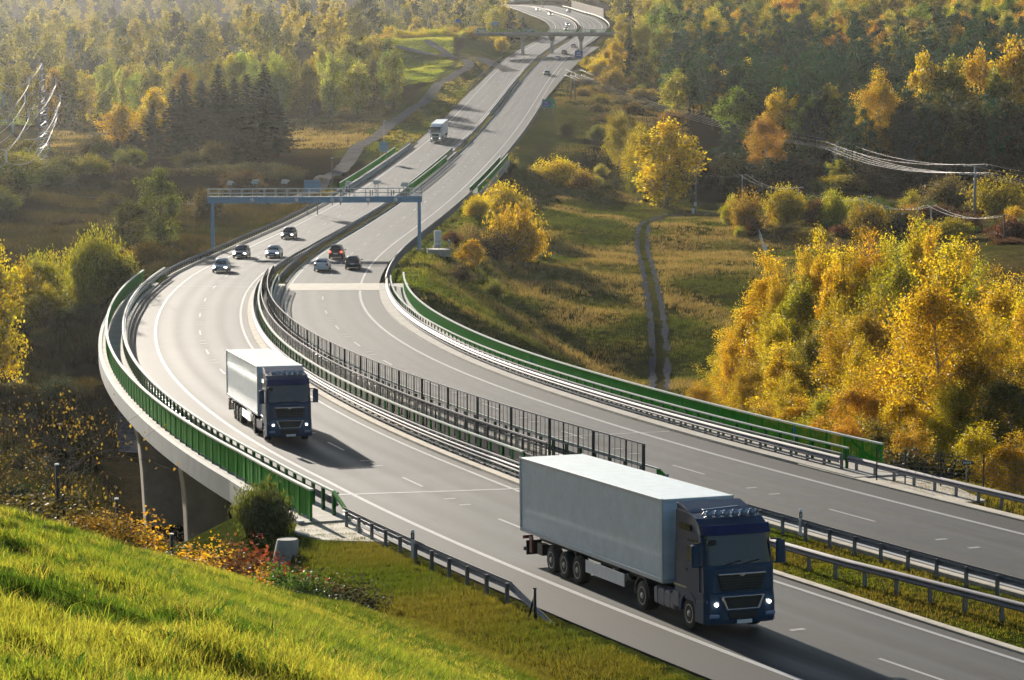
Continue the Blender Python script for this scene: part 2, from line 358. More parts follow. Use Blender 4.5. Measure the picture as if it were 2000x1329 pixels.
def natural(x, y):
    x = np.asarray(x, float); y = np.asarray(y, float)
    d = np.sqrt((x[:, None] - _P[None, :, 0]) ** 2 + (y[:, None] - _P[None, :, 1]) ** 2)
    r = d @ _W[:_n] + _W[_n] + (_W[_n + 1] * x + _W[_n + 2] * y) / 500
    u = np.clip(CU + F * x / np.maximum(y, 4), -700, 2600)
    sl = np.interp(u, [-700, -300, 0, 250, 560, 720, 1000, 1200, 1500, 2000, 2600], [.13, .155, .1716, .186, .2035, .2087, .222, .2364, .262, .30, .34])
    k = -1.7 - (sl - .0567) * np.abs(y) - .000472 * y * y + np.where(y < 0, -.1 * y, 0)
    k = k + (.09 * np.sin(x * 2.1 + 1.3 * np.sin(y * .9)) * np.sin(y * 1.7 - x * .6) + .06 * np.sin(x * 4.3 + y * 3.1) * np.sin(y * 3.7 - x * 2.2)) * sstep(6, 14, y) * (1 - sstep(58, 70, y)) + .13 * np.sin(x * 1.1 + .7 * y) * np.sin(y * .35 + 1) * sstep(8, 20, y) + .05 * np.sin(x * 2.3 - y * .8)
    w = sstep(98, 150, y)
    r = r + .35 * np.sin(x * .31 + y * .13) * np.sin(y * .23 - x * .11) * sstep(150, 200, y)
    return k * (1 - w) + r * w
# every at-grade stretch of the motorway stands on its own embankment or in its own cutting
_SMP = []
for left, rng_, a, b in ((True, GR_L, -5.6, 3.9), (False, GR_R, -3.9, 5.4)):
    for s0, s1 in rng_:
        st = 1.5
        for s in np.arange(s0, s1, st):
            for o in np.linspace(a, b, 10):
                _SMP.append(tuple(road(left, s, o)))
_KD = kdtree.KDTree(len(_SMP))
for i, p in enumerate(_SMP): _KD.insert((p[0], p[1], 0), i)
_KD.balance()
def corridor(x, y):
    e = np.empty(len(x)); z = np.empty(len(x))
    for i in range(len(x)):
        co, ix, dist = _KD.find((x[i], y[i], 0)); e[i] = dist; z[i] = _SMP[ix][2]
    return e, z
_DK = [tuple(road(lf, s, o)) for lf, a, b, o0, o1 in ((True, 9, 163, -8.4, 6.4), (False, 19, 165, -5.8, 8.9), (True, 346, 437, -7.8, 5.8), (False, 334, 413, -5.3, 8.2)) for s in np.arange(a, b, 1.2) for o in np.arange(o0, o1, 1.2)]
_KD2 = kdtree.KDTree(len(_DK))
for i, p in enumerate(_DK): _KD2.insert((p[0], p[1], 0), i)
_KD2.balance()
def underdeck(x, y):
    d = np.full(len(x), 99.0); z = np.zeros(len(x))
    for i in range(len(x)):
        if y[i] < 575 and y[i] > 95:
            co, ix, dist = _KD2.find((x[i], y[i], 0)); d[i] = dist; z[i] = _DK[ix][2]
    return d, z
def groundv(x, y, full=False):
    x = np.asarray(x, float).ravel(); y = np.asarray(y, float).ravel()
    n = natural(x, y); e, z = corridor(x, y)
    drop = np.where(y > 300, .30, np.where(y < 125, .07, .16))
    q = np.maximum(e - 5.0, 0)
    g = np.clip(n, z - drop - q * .52, z - drop + q * .45)
    far = sstep(25, 60, q)
    lowok = (e > 40)
    g = np.where(lowok, n, g)
    ud, uz = underdeck(x, y); g = np.where(ud < 1.6, np.minimum(g, uz - 1.9 - .5 * np.clip(e - 1, 0, 4)), g); e = np.where(ud < 1.0, 0.0, e)
    return (g, e, n) if full else g
def gz(x, y): return float(groundv([x], [y])[0])
def gp(u, Y, dz=0.0):
    x = xu(u, Y); return Vector((x, Y, gz(x, Y) + dz))
def upx(x, y): return CU + F * x / np.maximum(y, 3)

rows = np.concatenate([np.arange(-8, 106, .6), np.arange(106, 130, 1.0), np.arange(130, 310, 2.2), np.arange(310, 720, 4.0), np.arange(720, 1150, 8.0), np.arange(1150, 2300, 22.0)])
NC = 260
tt = np.linspace(-1, 1, NC)
GX = np.concatenate([tt * (16 + .36 * max(y, 0)) for y in rows]); GY = np.repeat(rows, NC)
GZ, GE, GN = groundv(GX, GY, True)
def blotch(x, y, sc, seed):
    r_ = np.random.default_rng(seed); v = 0 * x
    for k in range(6):
        a, b, p = r_.normal(0, 1 / sc), r_.normal(0, 1 / sc), r_.uniform(0, 6.28); v = v + np.sin(a * x + b * y + p)
    return np.clip(.5 + v / 5, 0, 1)
def cover(x, y, e):
    """what grows on the ground: lush grass, dry grass, litter, meadow"""
    u = upx(x, y); c = np.empty((len(x), 3))
    lush, med, tan, brown, shadev, meadow, floor = map(np.array, ((.07, .105, .014), (.050, .066, .014), (.13, .105, .046), (.065, .045, .020), (.018, .018, .009), (.22, .27, .04), (.010, .009, .005)))  # valley ground colour is darkened to carry the shade there
    b1 = blotch(x, y, 9, 1)[:, None]; b2 = blotch(x, y, 22, 2)[:, None]; b3 = blotch(x, y, 4, 3)[:, None]
    c[:] = shadev
    near = y < 68; c[near] = lush
    m = (y >= 68) & (y < 150); c[m] = (med * (1 - .5 * b3) + brown * .5 * b3)[m]
    lv = (u < 900) & (y >= 150) & (y < 470); c[lv] = (shadev * (1 - .4 * b2) + brown * .3 * b2)[lv]
    rf = (u >= 900) & (y >= 150) & (y < 520); c[rf] = ((tan * b1 + med * 1.1 * (1 - b1)) * (.6 + .6 * b2) * .8 + brown * .3 * b3)[rf]
    lm = (u < 1000) & (y >= 470) & (y < 740); c[lm] = ((tan * .95 * b2 + brown * (1 - b2) * .9) * (.35 + .65 * sstep(535, 560, y))[:, None])[lm]
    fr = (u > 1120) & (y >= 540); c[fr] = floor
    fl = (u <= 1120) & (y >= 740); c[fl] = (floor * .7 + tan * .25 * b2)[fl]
    mw = ((u > 735) & (u < 880) & (y > 770) & (y < 900)) | ((u < 75) & (y > 690) & (y < 900)); c[mw] = meadow
    em = (e > 1.0) & (e < 15) & (y > 160); c[em] = (.35 * c + .65 * (med * 1.25 * (1 - .5 * b1) + tan * .5 * b1))[em]
    sh = (e < 15) & (e > 1.0) & (y > 440) & (u < 1000); c[sh] = (med * 1.5 * (1 - b1) + tan * b1)[sh]
    return c
GC = cover(GX, GY, GE)
nr = len(rows)
idx = np.arange(nr * NC).reshape(nr, NC)
FQ = np.stack([idx[:-1, :-1], idx[:-1, 1:], idx[1:, 1:], idx[1:, :-1]], -1).reshape(-1, 4)
ground_me = npmesh('ground', np.stack([GX, GY, GZ], 1), FQ, 4, {'Col': GC})
ground = struct(obj('ground', ground_me, M['ground'], None, True))

# ------------------------------------------------------------------ motorway surface and markings
def ribbon(left, s0, s1, o0, o1, h, step=3.0, n=2, thick=0.0):
    s = np.linspace(s0, s1, max(2, int((s1 - s0) / step) + 1)); os_ = np.linspace(o0, o1, n)
    P = np.stack([road(left, s, o, h) for o in os_], 1); V = P.reshape(-1, 3)
    uv = np.stack([np.broadcast_to(os_, (len(s), n)), np.broadcast_to(s[:, None], (len(s), n))], -1).reshape(-1, 2)
    ix = np.arange(len(V)).reshape(len(s), n)
    Fq = np.stack([ix[:-1, :-1], ix[:-1, 1:], ix[1:, 1:], ix[1:, :-1]], -1).reshape(-1, 4)
    if thick:
        k = len(V)
        low = V.copy(); low[:, 2] -= thick; V = np.concatenate([V, low]); uv = np.concatenate([uv, uv])
        side = []
        for a in (0, n - 1):
            side.append(np.stack([ix[:-1, a], ix[1:, a], ix[1:, a] + k, ix[:-1, a] + k], -1))
        Fq = np.concatenate([Fq] + side)
    return V, Fq, uv
def sheet(name, mat, pieces, label=None, kind='structure'):
    Vs, Fs, Us, k = [], [], [], 0
    for V, Fq, uv in pieces:
        Vs.append(V); Fs.append(Fq + k); Us.append(uv); k += len(V)
    V, Fq, uv = np.concatenate(Vs), np.concatenate(Fs), np.concatenate(Us)
    me = npmesh(name, V, Fq); l = me.uv_layers.new(name='UVMap'); l.data.foreach_set('uv', uv[Fq.ravel()].astype(np.float32).ravel())
    o = obj(name, me, mat); tag(o, label, None, None, kind); return o
sheet('motorway', M['asphalt'], [ribbon(True, -88, SMAX, -6.1, 4.32, 0, 3, 24, .5)], 'left carriageway carrying the oncoming lorries and cars')
sheet('motorway', M['asphalt'], [ribbon(False, -88, SMAX, -4.25, 5.75, 0, 3, 24, .5), ], 'right carriageway carrying the traffic driving away')
# exit lane that widens the right carriageway towards the slip road
def wedge(sa, sb, oa, ob0, ob1, h, inset=0):
    s = np.linspace(sa, sb, 40); w = np.interp(s, [sa, (sa + sb) / 2, sb], [ob0, (ob0 + ob1) / 2, ob1])
    P = np.stack([road(False, s, oa + inset, h), road(False, s, (oa + w) / 2, h), road(False, s, w, h)], 1); V = P.reshape(-1, 3)
    ix = np.arange(len(V)).reshape(len(s), 3)
    uv = np.stack([np.stack([0 * s + oa + 2, s], -1), np.stack([0 * s + 4, s], -1), np.stack([w, s], -1)], 1).reshape(-1, 2)
    return V, np.stack([ix[:-1, :-1], ix[:-1, 1:], ix[1:, 1:], ix[1:, :-1]], -1).reshape(-1, 4), uv
sheet('slip_road', M['asphalt'], [wedge(570, 800, 5.75, 5.8, 11.0, .006)], 'slip road lane widening beside the right carriageway')
DP = 16.689
def lines(left, spans, o, w, h=.006): return [ribbon(left, a, b, o - w / 2, o + w / 2, h, 3.0) for a, b in spans]
sheet('edge_line', M['lane'], lines(True, [(-88, SMAX)], -3.8, .24) + lines(False, [(-88, 160), (170, SMAX)], 3.8, .24), 'thick white outer edge lines')
sheet('edge_line', M['lane'], lines(True, [(-88, SMAX)], 3.72, .2) + lines(False, [(-88, 160), (170, SMAX)], -3.72, .2), 'white inner edge lines beside the central reservation')
dR = [(DP * i - 2.0, DP * i + 2.0) for i in range(-4, 48) if not (i == 10)]; dL = [(k * 16.0 + 1.2 - 2.0, k * 16.0 + 1.2 + 2.0) for k in range(-4, 50)]
sheet('lane_line', M['lane'], lines(True, dL, 0, .14) + lines(False, dR, 0, .14), 'broken white lane lines')
def stud(left, s): return [ribbon(left, s + d - .12, s + d + .12, o - .28, o + .28, .007, 1.0) for d, o in ((-1.15, .02), (1.15, -.02))]
sheet('road_stud', M['lane'], sum([stud(False, DP * (i + .5)) for i in range(-3, 40)], []) + sum([stud(True, k * 16.0 + 9.2) for k in range(-4, 40)], []), 'pairs of small white road marks between the lane dashes')
sheet('gore_line', M['lane'], [ribbon(False, 565, 700, 5.2, 5.35, .012, 3)], 'white line edging the exit lane')
# expansion joints and concrete pavement strip of the viaduct
def cross(left, s, w, o0, o1, skew=0, h=.009):
    os_ = np.linspace(o0, o1, 8); a = np.stack([road(left, np.full(8, s - w / 2) + skew * (os_ - os_[0]), os_, h), road(left, np.full(8, s + w / 2) + skew * (os_ - os_[0]), os_, h)], 1).reshape(-1, 3)
    ix = np.arange(16).reshape(8, 2); uv = np.stack([np.repeat(os_, 2), np.tile([0, w], 8)], -1)
    return a, np.stack([ix[:-1, 0], ix[1:, 0], ix[1:, 1], ix[:-1, 1]], -1), uv
sheet('expansion_joint', M['lane'], [cross(True, 14.3, .34, -6, 4.2, -.2), cross(True, 163.4, .3, -6, 4.2, -.25)], 'pale expansion joints across the left carriageway')
sheet('expansion_joint', M['lane'], [cross(False, 32.8, .2, -4.2, 5.6, 0), cross(False, 340, .2, -4.2, 5.6, 0), cross(False, 412, .2, -4.2, 5.6, 0)], 'pale expansion joints across the right carriageway')
sheet('concrete_slab', M['strip'], [ribbon(False, 160.5, 170.0, -3.9, 6.3, .016, 1.5, 6)], 'pale concrete slab across the right carriageway')
# ------------------------------------------------------------------ kerbs
def swept(name, mat, left, s0, s1, prof, parent=None, step=2.5, closed=True, of=None, smooth=False, org=None):
    s = np.linspace(s0, s1, max(2, int((s1 - s0) / step) + 1)); sh = of(s) if of else 0 * s
    rows_ = np.stack([road(left, s, o + sh, h) for o, h in prof], 1)
    if org is not None: rows_ = rows_ - np.array(org)
    mb = MB().sweep([list(map(tuple, r)) for r in rows_], closed, closed)
    return mb.build(name, mat, parent, smooth)
def rect(o0, o1, h0, h1): return [(o0, h0), (o1, h0), (o1, h1), (o0, h1)]
for left, a, b, spans, lab in (
    (True, 4.33, 4.62, [(-88, 5), (166, SMAX)], 'low concrete kerb along the inner edge of the left carriageway'), (False, -4.58, -4.27, [(-88, 5), (170, SMAX)], 'low concrete kerb along the inner edge of the right carriageway'),
    (True, -6.4, -6.12, [(175, 346)], 'kerb along the outer edge of the left carriageway'), (False, 5.77, 6.3, [(-88, 16)], 'kerb along the outer edge of the right carriageway')):
    mb = MB()
    for s0, s1 in spans:
        s = np.linspace(s0, s1, int((s1 - s0) / 3) + 2)
        mb.sweep([list(map(tuple, r)) for r in np.stack([road(left, s, o, h) for o, h in [(a, -.2), (a, .07), (a + .04, .1), (b, .1), (b, -.2)]], 1)])
    struct(mb.build('kerb', M['strip']), lab)
# ------------------------------------------------------------------ viaduct and small bridge
def deck(name, label, left, s0, s1, oa, ob, kerb_in, kerb_out, piers, depth=1.15, outer=-1):
    p0 = rp(left, s0, 0); t = thing(name, label, 'bridge', p0); org = tuple(p0)
    swept('deck', M['concrete'], left, s0, s1, [(oa, -.03), (ob, -.03), (ob, -.55), (ob - .9 , -depth), (oa + .9, -depth), (oa, -.55)], t, org=org)
    e0, e1 = (oa, kerb_out) if outer < 0 else (kerb_out, ob)
    swept('walkway', M['concrete'], left, s0, s1, rect(e0 + (.02 if outer < 0 else .02), e1 - .02, -.02, .13), t, org=org)
    i0, i1 = (kerb_in, ob) if outer < 0 else (oa, kerb_in)
    swept('kerb_strip', M['strip'], left, s0, s1, rect(i0, i1 - .02 if outer < 0 else i1, -.015, .12), t, org=org)
    fo = oa if outer < 0 else ob
    swept('fascia', M['fascia'], left, s0, s1, rect(fo - .16, fo + .12, -.86, .2) , t, org=org)
    fi = ob if outer < 0 else oa
    swept('fascia', M['concrete'], left, s0, s1, rect(fi - .1, fi + .1, -.9, .17), t, org=org)
    for s, o, w, th in piers:
        c = rp(left, s, o, -depth - .02); hd = heading(left, s); g = gz(c.x, c.y) - 1.0; H = c.z - g
        P = []
        for h, k in ((0, .80), (H * .62, .92), (H - 1.1, 1.0), (H, 1.12)):
            for a, b in ((-1, -1), (1, -1), (1, 1), (-1, 1)):
                lx, ly = a * w / 2 * k, b * th / 2 * (k if h < H - .5 else 1.1)
                P.append((c.x + lx * math.cos(hd) + ly * math.sin(hd) - org[0], c.y - lx * math.sin(hd) + ly * math.cos(hd) - org[1], g + h - org[2]))
        mb = MB().sweep([P[i * 4:i * 4 + 4] for i in range(4)], True, True); mb.build('pier', M['pier'], t, bevel=.12)
    for s in (s0 + .3, s1 - .3):
        c = rp(left, s, (oa + ob) / 2); hd = heading(left, s); g = gz(c.x, c.y)
        mb = MB().box((c.x - org[0], c.y - org[1], c.z - 3.2 - org[2]), (ob - oa - .8, 1.2, 4.0), -hd); mb.build('abutment', M['pier'], t)
    return t
deck('viaduct', 'curving viaduct under the left carriageway, pale concrete edge on brown piers', True, 5, 166, -8.35, 6.25, 4.34, -6.12,
     [(37, -6.6, 2.5, 1.7), (22, -7.2, 1.3, 1.3), (58, -6.0, 3.9, 2.3), (62, 2.6, 3.6, 2.0), (96, -3.4, 3.9, 2.1), (130, -3.0, 3.6, 2.0), (33, 3, 3.2, 1.8)])
deck('viaduct', 'twin viaduct under the right carriageway, beside the grassy slope', False, 10, 168, -5.6, 8.75, -4.27, 5.78,
     [(48, 0, 3.4, 1.8), (86, 0, 3.4, 1.8), (124, 0, 3.4, 1.8), (150, 0, 3.2, 1.7)], outer=1)
deck('small_bridge', 'short bridge under the left carriageway beyond the gantry', True, 345, 438, -7.7, 5.6, 4.34, -6.12, [(392, -1, 5, 1.2)], 1.0)
deck('small_bridge', 'short bridge with bright green parapet under the right carriageway', False, 333, 413, -5.1, 7.9, -4.27, 5.78, [(373, 0, 5, 1.2)], 1.0, 1)

# ------------------------------------------------------------------ barriers
_PM = {}
def pmesh(key, fn):
    if key not in _PM: _PM[key] = fn()
    return _PM[key]
def wprof(f, h0=.46, h1=.78, t=.025):
    k = (h1 - h0) / .32; a = [(0, 0), (.06, .04), (.085, .08), (.06, .125), (0, .16), (.06, .195), (.085, .24), (.06, .28), (0, .32)]
    fr = [(f * x, h0 + y * k) for x, y in a]; return fr + [(x - f * t, y) for x, y in reversed(fr)]
def barrier(name, label, cat, left, s0, s1, o, parts, posts=(), group=None, lift=0.0, od=None):
    """parts: (name, mat, profile); posts: (spacing, w, d, h, mat, h0)"""
    of = (lambda s: np.interp(s, [q[0] for q in od], [q[1] for q in od])) if od else None
    oo = lambda s: o + (float(of(s)) if of else 0)
    p0 = rp(left, s0, oo(s0)); t = thing(name, label, cat, p0, 0, group); org = tuple(p0)
    for nm, mat, prof, *cl in parts:
        swept(nm, mat, left, s0, s1, [(o + a, h + lift) for a, h in prof], t, 1.5 if s1 < 260 else 3.0, cl[0] if cl else True, of, False, org)
    for sp, w, d, h, mat, h0, do in posts:
        ss = list(np.arange(s0 + .1, s1, sp)); me = pmesh((w, d, h, mat.name), lambda: MB().box((0, 0, h / 2), (w, d, h)).mesh('post'))
        if not me.materials: me.materials.append(mat)
        keep, rest = ss[:96], ss[96:]
        for s in keep:
            c = rp(left, s, oo(s) + do, h0 + lift) - p0
            q = bpy.data.objects.new('post', me); COL.objects.link(q); q.parent = t; q.location = c; q.rotation_euler = (0, 0, -heading(left, s))
        if rest:
            mb = MB()
            for s in rest:
                c = rp(left, s, oo(s) + do, h0 + lift) - p0; mb.box((c.x, c.y, c.z + h / 2), (w, d, h), -heading(left, s))
            tag(mb.build('post', mat, t), None, None, None, 'stuff')
    return t
def guard(label, left, s0, s1, o, f, sp=1.9, od=None, mat=None, h0=-.35):
    return barrier('guardrail', label, 'guardrail', left, s0, s1, o, [('beam', mat or M['galv'], wprof(f))],
                   [(sp, .13, .09, 1.05, M['galvd'], h0, -f * .09)], None, 0, od)
guard('steel guardrail between grass verge and nearest lorry, sloping into the ground at its end', True, -15.5, 4.5, -6.65, 1)
# sloping terminal of the near guardrail
_t = [o for o in COL.objects if o.name == 'guardrail'][0]
P0 = Vector(_t.location); mb = MB(); s = np.linspace(-15.5, -20.5, 6); hh = np.linspace(0, -.78, 6)
mb.sweep([[tuple(rp(True, a, -6.65 + x * .6, .3 + (y - .3) * max(.3, 1 + b * .9) + b) - P0) for x, y in wprof(1)] for a, b in zip(s, hh)], True, True); mb.build('end_ramp', M['galvd'], _t)
guard('grey guardrail on the near grass strip of the central reservation, beside the front lorry', True, -60, 8, 5.6, -1, od=[(-60, 4.5), (-27, 1.4), (-17, .5), (0, 0)])
guard('grey guardrail on the far side of the near grass strip, seen from behind', False, -60, 5, -5.0, 1)
guard('guardrail at the outer edge of the right carriageway at the lower right of the picture', False, -60, 13, 7.05, -1)
guard('guardrail curving along the left edge between the viaduct and the small bridge', True, 167, 346, -6.5, 1)
guard('guardrail on the left side of the middle grass strip by the gantry', True, 166, 346, 5.05, -1)
guard('guardrail on the right side of the middle grass strip by the gantry', False, 170, 333, -5.15, 1)
guard('guardrail on the grass embankment behind the gantry leg at right', False, 169, 333, 6.5, -1)
guard('far guardrail beyond the small bridge along the sunlit left verge', True, 440, 470, -6.8, 1, 3)
guard('far guardrail ending at the side road junction at left', True, 636, 745, -7.2, 1, 3)
guard('far guardrail along the left of the distant central reservation', True, 440, 900, 5.1, -1, 4)
guard('far guardrail along the right edge below the green sign', False, 414, 570, 6.3, -1, 3)
guard('far guardrail on the grass right of the distant central strip', False, 414, 545, -5.2, 1, 3)
guard('far guardrail along the central strip beyond the overpass', False, 660, 1100, -5.3, 1, 6)
guard('far guardrail along the right edge of the curve beyond the overpass', False, 760, 1150, 6.6, -1, 6)
barrier('crash_barrier', 'long blue-grey crash barrier in the distant central reservation', 'barrier', False, 545, 660, -5.5, [('wall', M['fascia'], [(-.28, -.2), (.28, -.2), (.12, .35), (.08, 1.0), (-.08, 1.0), (-.12, .35)])])
# viaduct, outer side of the left carriageway
GP = M['greend']
barrier('bridge_railing', 'green-posted railing with steel beam between walkway and left carriageway of the viaduct', 'railing', True, 6.5, 174, -6.5,
        [('top_rail', M['palegreen'], rect(-.07, .07, 1.13, 1.2)), ('top_beam', M['dark'], rect(.09, .2, 1.04, 1.13)), ('beam', M['galvd'], [(a + .12, h + .05) for a, h in wprof(1)])],
        [(1.9, .13, .24, 1.02, GP, .12, 0)])
_t = [o for o in COL.objects if o.name == 'bridge_railing'][0]; P0 = Vector(_t.location)
MB().bar(rp(True, 6.6, -6.5, 1.15) - P0, rp(True, 3.4, -6.6, .45) - P0, .13, .13).build('end_brace', M['green'], _t)
def parapet(label, left, s0, s1, o, h, solid, rail=M['palegreen'], col=M['green'], name='parapet', sp=2.0, org_l=0.1):
    t = barrier(name, label, 'parapet', left, s0, s1, o, [('top_rail', rail, rect(-.09, .09, h - .06 + org_l, h + .02 + org_l))] +
                ([('infill_panel', col, rect(-.025, .025, .16 + org_l, h - .07 + org_l))] if solid else []), [(sp, .09, .12, h - .08, col, org_l, -.03 if left else .03)])
    mb = MB(); P0 = Vector(t.location)
    if not solid:
        for s in np.arange(s0, s1, .16 if s1 < 250 else .4):
            c = rp(left, s, o, .1 + org_l) - P0; mb.box((c.x, c.y, c.z + (h - .2) / 2), (.055, .03, h - .2), -heading(left, s))
        a = swept('bottom_rail', col, left, s0, s1, rect(o - .025, o + .025, .1 + org_l, .15 + org_l), t, org=tuple(P0))
        mb.build('infill_bars', col, t, flip=False)
    else:
        for o_ in list(t.children):
            if o_.name.startswith('infill_panel'): mb.v = [tuple(v.co) for v in o_.data.vertices]; mb.f = [tuple(p.vertices) for p in o_.data.polygons]; bpy.data.objects.remove(o_)
        for s in np.arange(s0 + 1, s1, 1.0):     # upright seams of the sheet panels
            c = rp(left, s, o - (.03 if left else -.03), .2 + org_l) - P0; mb.box((c.x, c.y, c.z + (h - .35) / 2), (.025, .03, h - .35), -heading(left, s))
        mb.build('infill_panel', col, t, flip=False)
    return t
parapet('long bright green sheet parapet on the outer edge of the viaduct at left', True, 5.2, 166, -7.85, 1.38, True, org_l=.12)
parapet('bright green barred parapet on the far viaduct edge, in front of the birch grove', False, 12.0, 167, 8.4, 1.3, False, org_l=.12)
_t = [o for o in COL.objects if o.name == 'parapet.001'][0]; P0 = Vector(_t.location)
MB().bar(rp(False, 16, 8.45, 1.4) - P0, rp(False, 12.2, 8.45, .25) - P0, .1, .1).build('end_brace', M['green'], _t)
barrier('bridge_railing', 'green railing with triple steel beam beside the right carriageway of the viaduct', 'railing', False, 13, 166, 6.75,
        [('top_rail', M['palegreen'], rect(.2, .34, 1.12, 1.19)), ('upper_beam', M['galv'], rect(-.16, -.04, .86, .92)), ('beam', M['galv'], [(a - .16, h + .02) for a, h in wprof(-1, .4, .76)]), ('lower_beam', M['galv'], rect(-.2, -.08, .24, .31))],
        [(1.9, .10, .16, 1.02, GP, .1, .27), (1.9, .12, .12, .8, M['galvd'], .1, -.02)])
# inner sides
barrier('guardrail', 'triple steel guardrail on the concrete strip behind the second lorry', 'guardrail', True, 8, 160, 4.85,
        [('upper_beam', M['galv'], rect(-.07, .05, .86, .92)), ('beam', M['galv'], wprof(-1, .42, .78)), ('lower_beam', M['galv'], rect(-.06, .06, .26, .33))], [(1.9, .12, .12, .78, M['galvd'], .1, .09)])
barrier('bridge_railing', 'pale-topped green railing on the inner edge of the left viaduct', 'railing', True, 16, 160, 5.38,
        [('top_rail', M['palegreen'], rect(-.08, .08, 1.28, 1.36)), ('middle_rail', M['dark'], rect(-.02, .02, .78, .82))], [(3.8, .12, .5, 1.18, GP, .1, 0), (1.9, .1, .14, 1.18, M['green'], .1, 0)])
barrier('mesh_fence', 'lower dark mesh screen with pinkish top rail on the inner edge of the left viaduct', 'fence', True, 13, 163, 5.62,
        [('top_rail', M['galv'], rect(-.035, .035, 2.0, 2.07)), ('mesh_panel', M['meshd'], [(0, .2), (0, 2.0)], False), ('middle_rail', M['dark'], rect(-.02, .02, 1.15, 1.19))], [(2.0, .06, .08, 1.9, M['dark'], .1, 0)])
barrier('mesh_fence', 'taller dark mesh screen with heavy posts along the right viaduct, beside the left lane', 'fence', False, 9.8, 166, -5.45,
        [('top_rail', M['galv'], rect(-.03, .03, 2.3, 2.36)), ('mesh_panel', M['mesh'], [(0, .2), (0, 2.3)], False), ('middle_rail', M['galv'], rect(-.03, .03, 1.25, 1.3)), ('lower_rail', M['dark'], rect(-.03, .03, .75, .8))],
        [(2.0, .06, .08, 2.22, M['dark'], .1, 0), (6.0, .12, .12, 2.22, M['dark'], .1, 0), (.667, .02, .025, 2.2, M['dark'], .1, 0)])
barrier('bridge_railing', 'dark green railing with steel beam beside the left lane of the right carriageway', 'railing', False, 9, 167, -5.05,
        [('top_rail', M['palegreen'], rect(-.06, .06, 1.2, 1.27)), ('beam', M['galvd'], [(a + .15, h) for a, h in wprof(1)])], [(1.9, .12, .2, 1.1, GP, .1, 0)])
_t = [o for o in COL.objects if o.name == 'bridge_railing.003'][0]; P0 = Vector(_t.location)
MB().bar(rp(False, 9.2, -5.05, 1.22) - P0, rp(False, 6.2, -5.05, .3) - P0, .12, .12).build('end_brace', M['green'], _t)
# small bridge
parapet('green railing on the left edge of the small bridge beyond the gantry', True, 346, 437, -7.4, 1.3, False, name='parapet')
parapet('bright green sheet parapet on the right edge of the small bridge', False, 332, 413, 7.6, 1.4, True, rail=M['palegreen'])
parapet('green-topped railing right of the carriageway on the small bridge', False, 332, 410, 6.2, 1.2, False, col=GP)
parapet('left one of the two green railings in the middle of the small bridge', True, 347, 437, 4.9, 1.2, False, col=GP)
parapet('right one of the two green railings in the middle of the small bridge', False, 334, 413, -4.85, 1.25, False)
barrier('crash_barrier', 'low rounded concrete barrier along the left edge of the small bridge', 'barrier', True, 344, 455, -6.0, [('wall', M['fascia'], [(-.3, -.1), (.3, -.1), (.14, .4), (.1, .85), (-.1, .85), (-.14, .4)])])

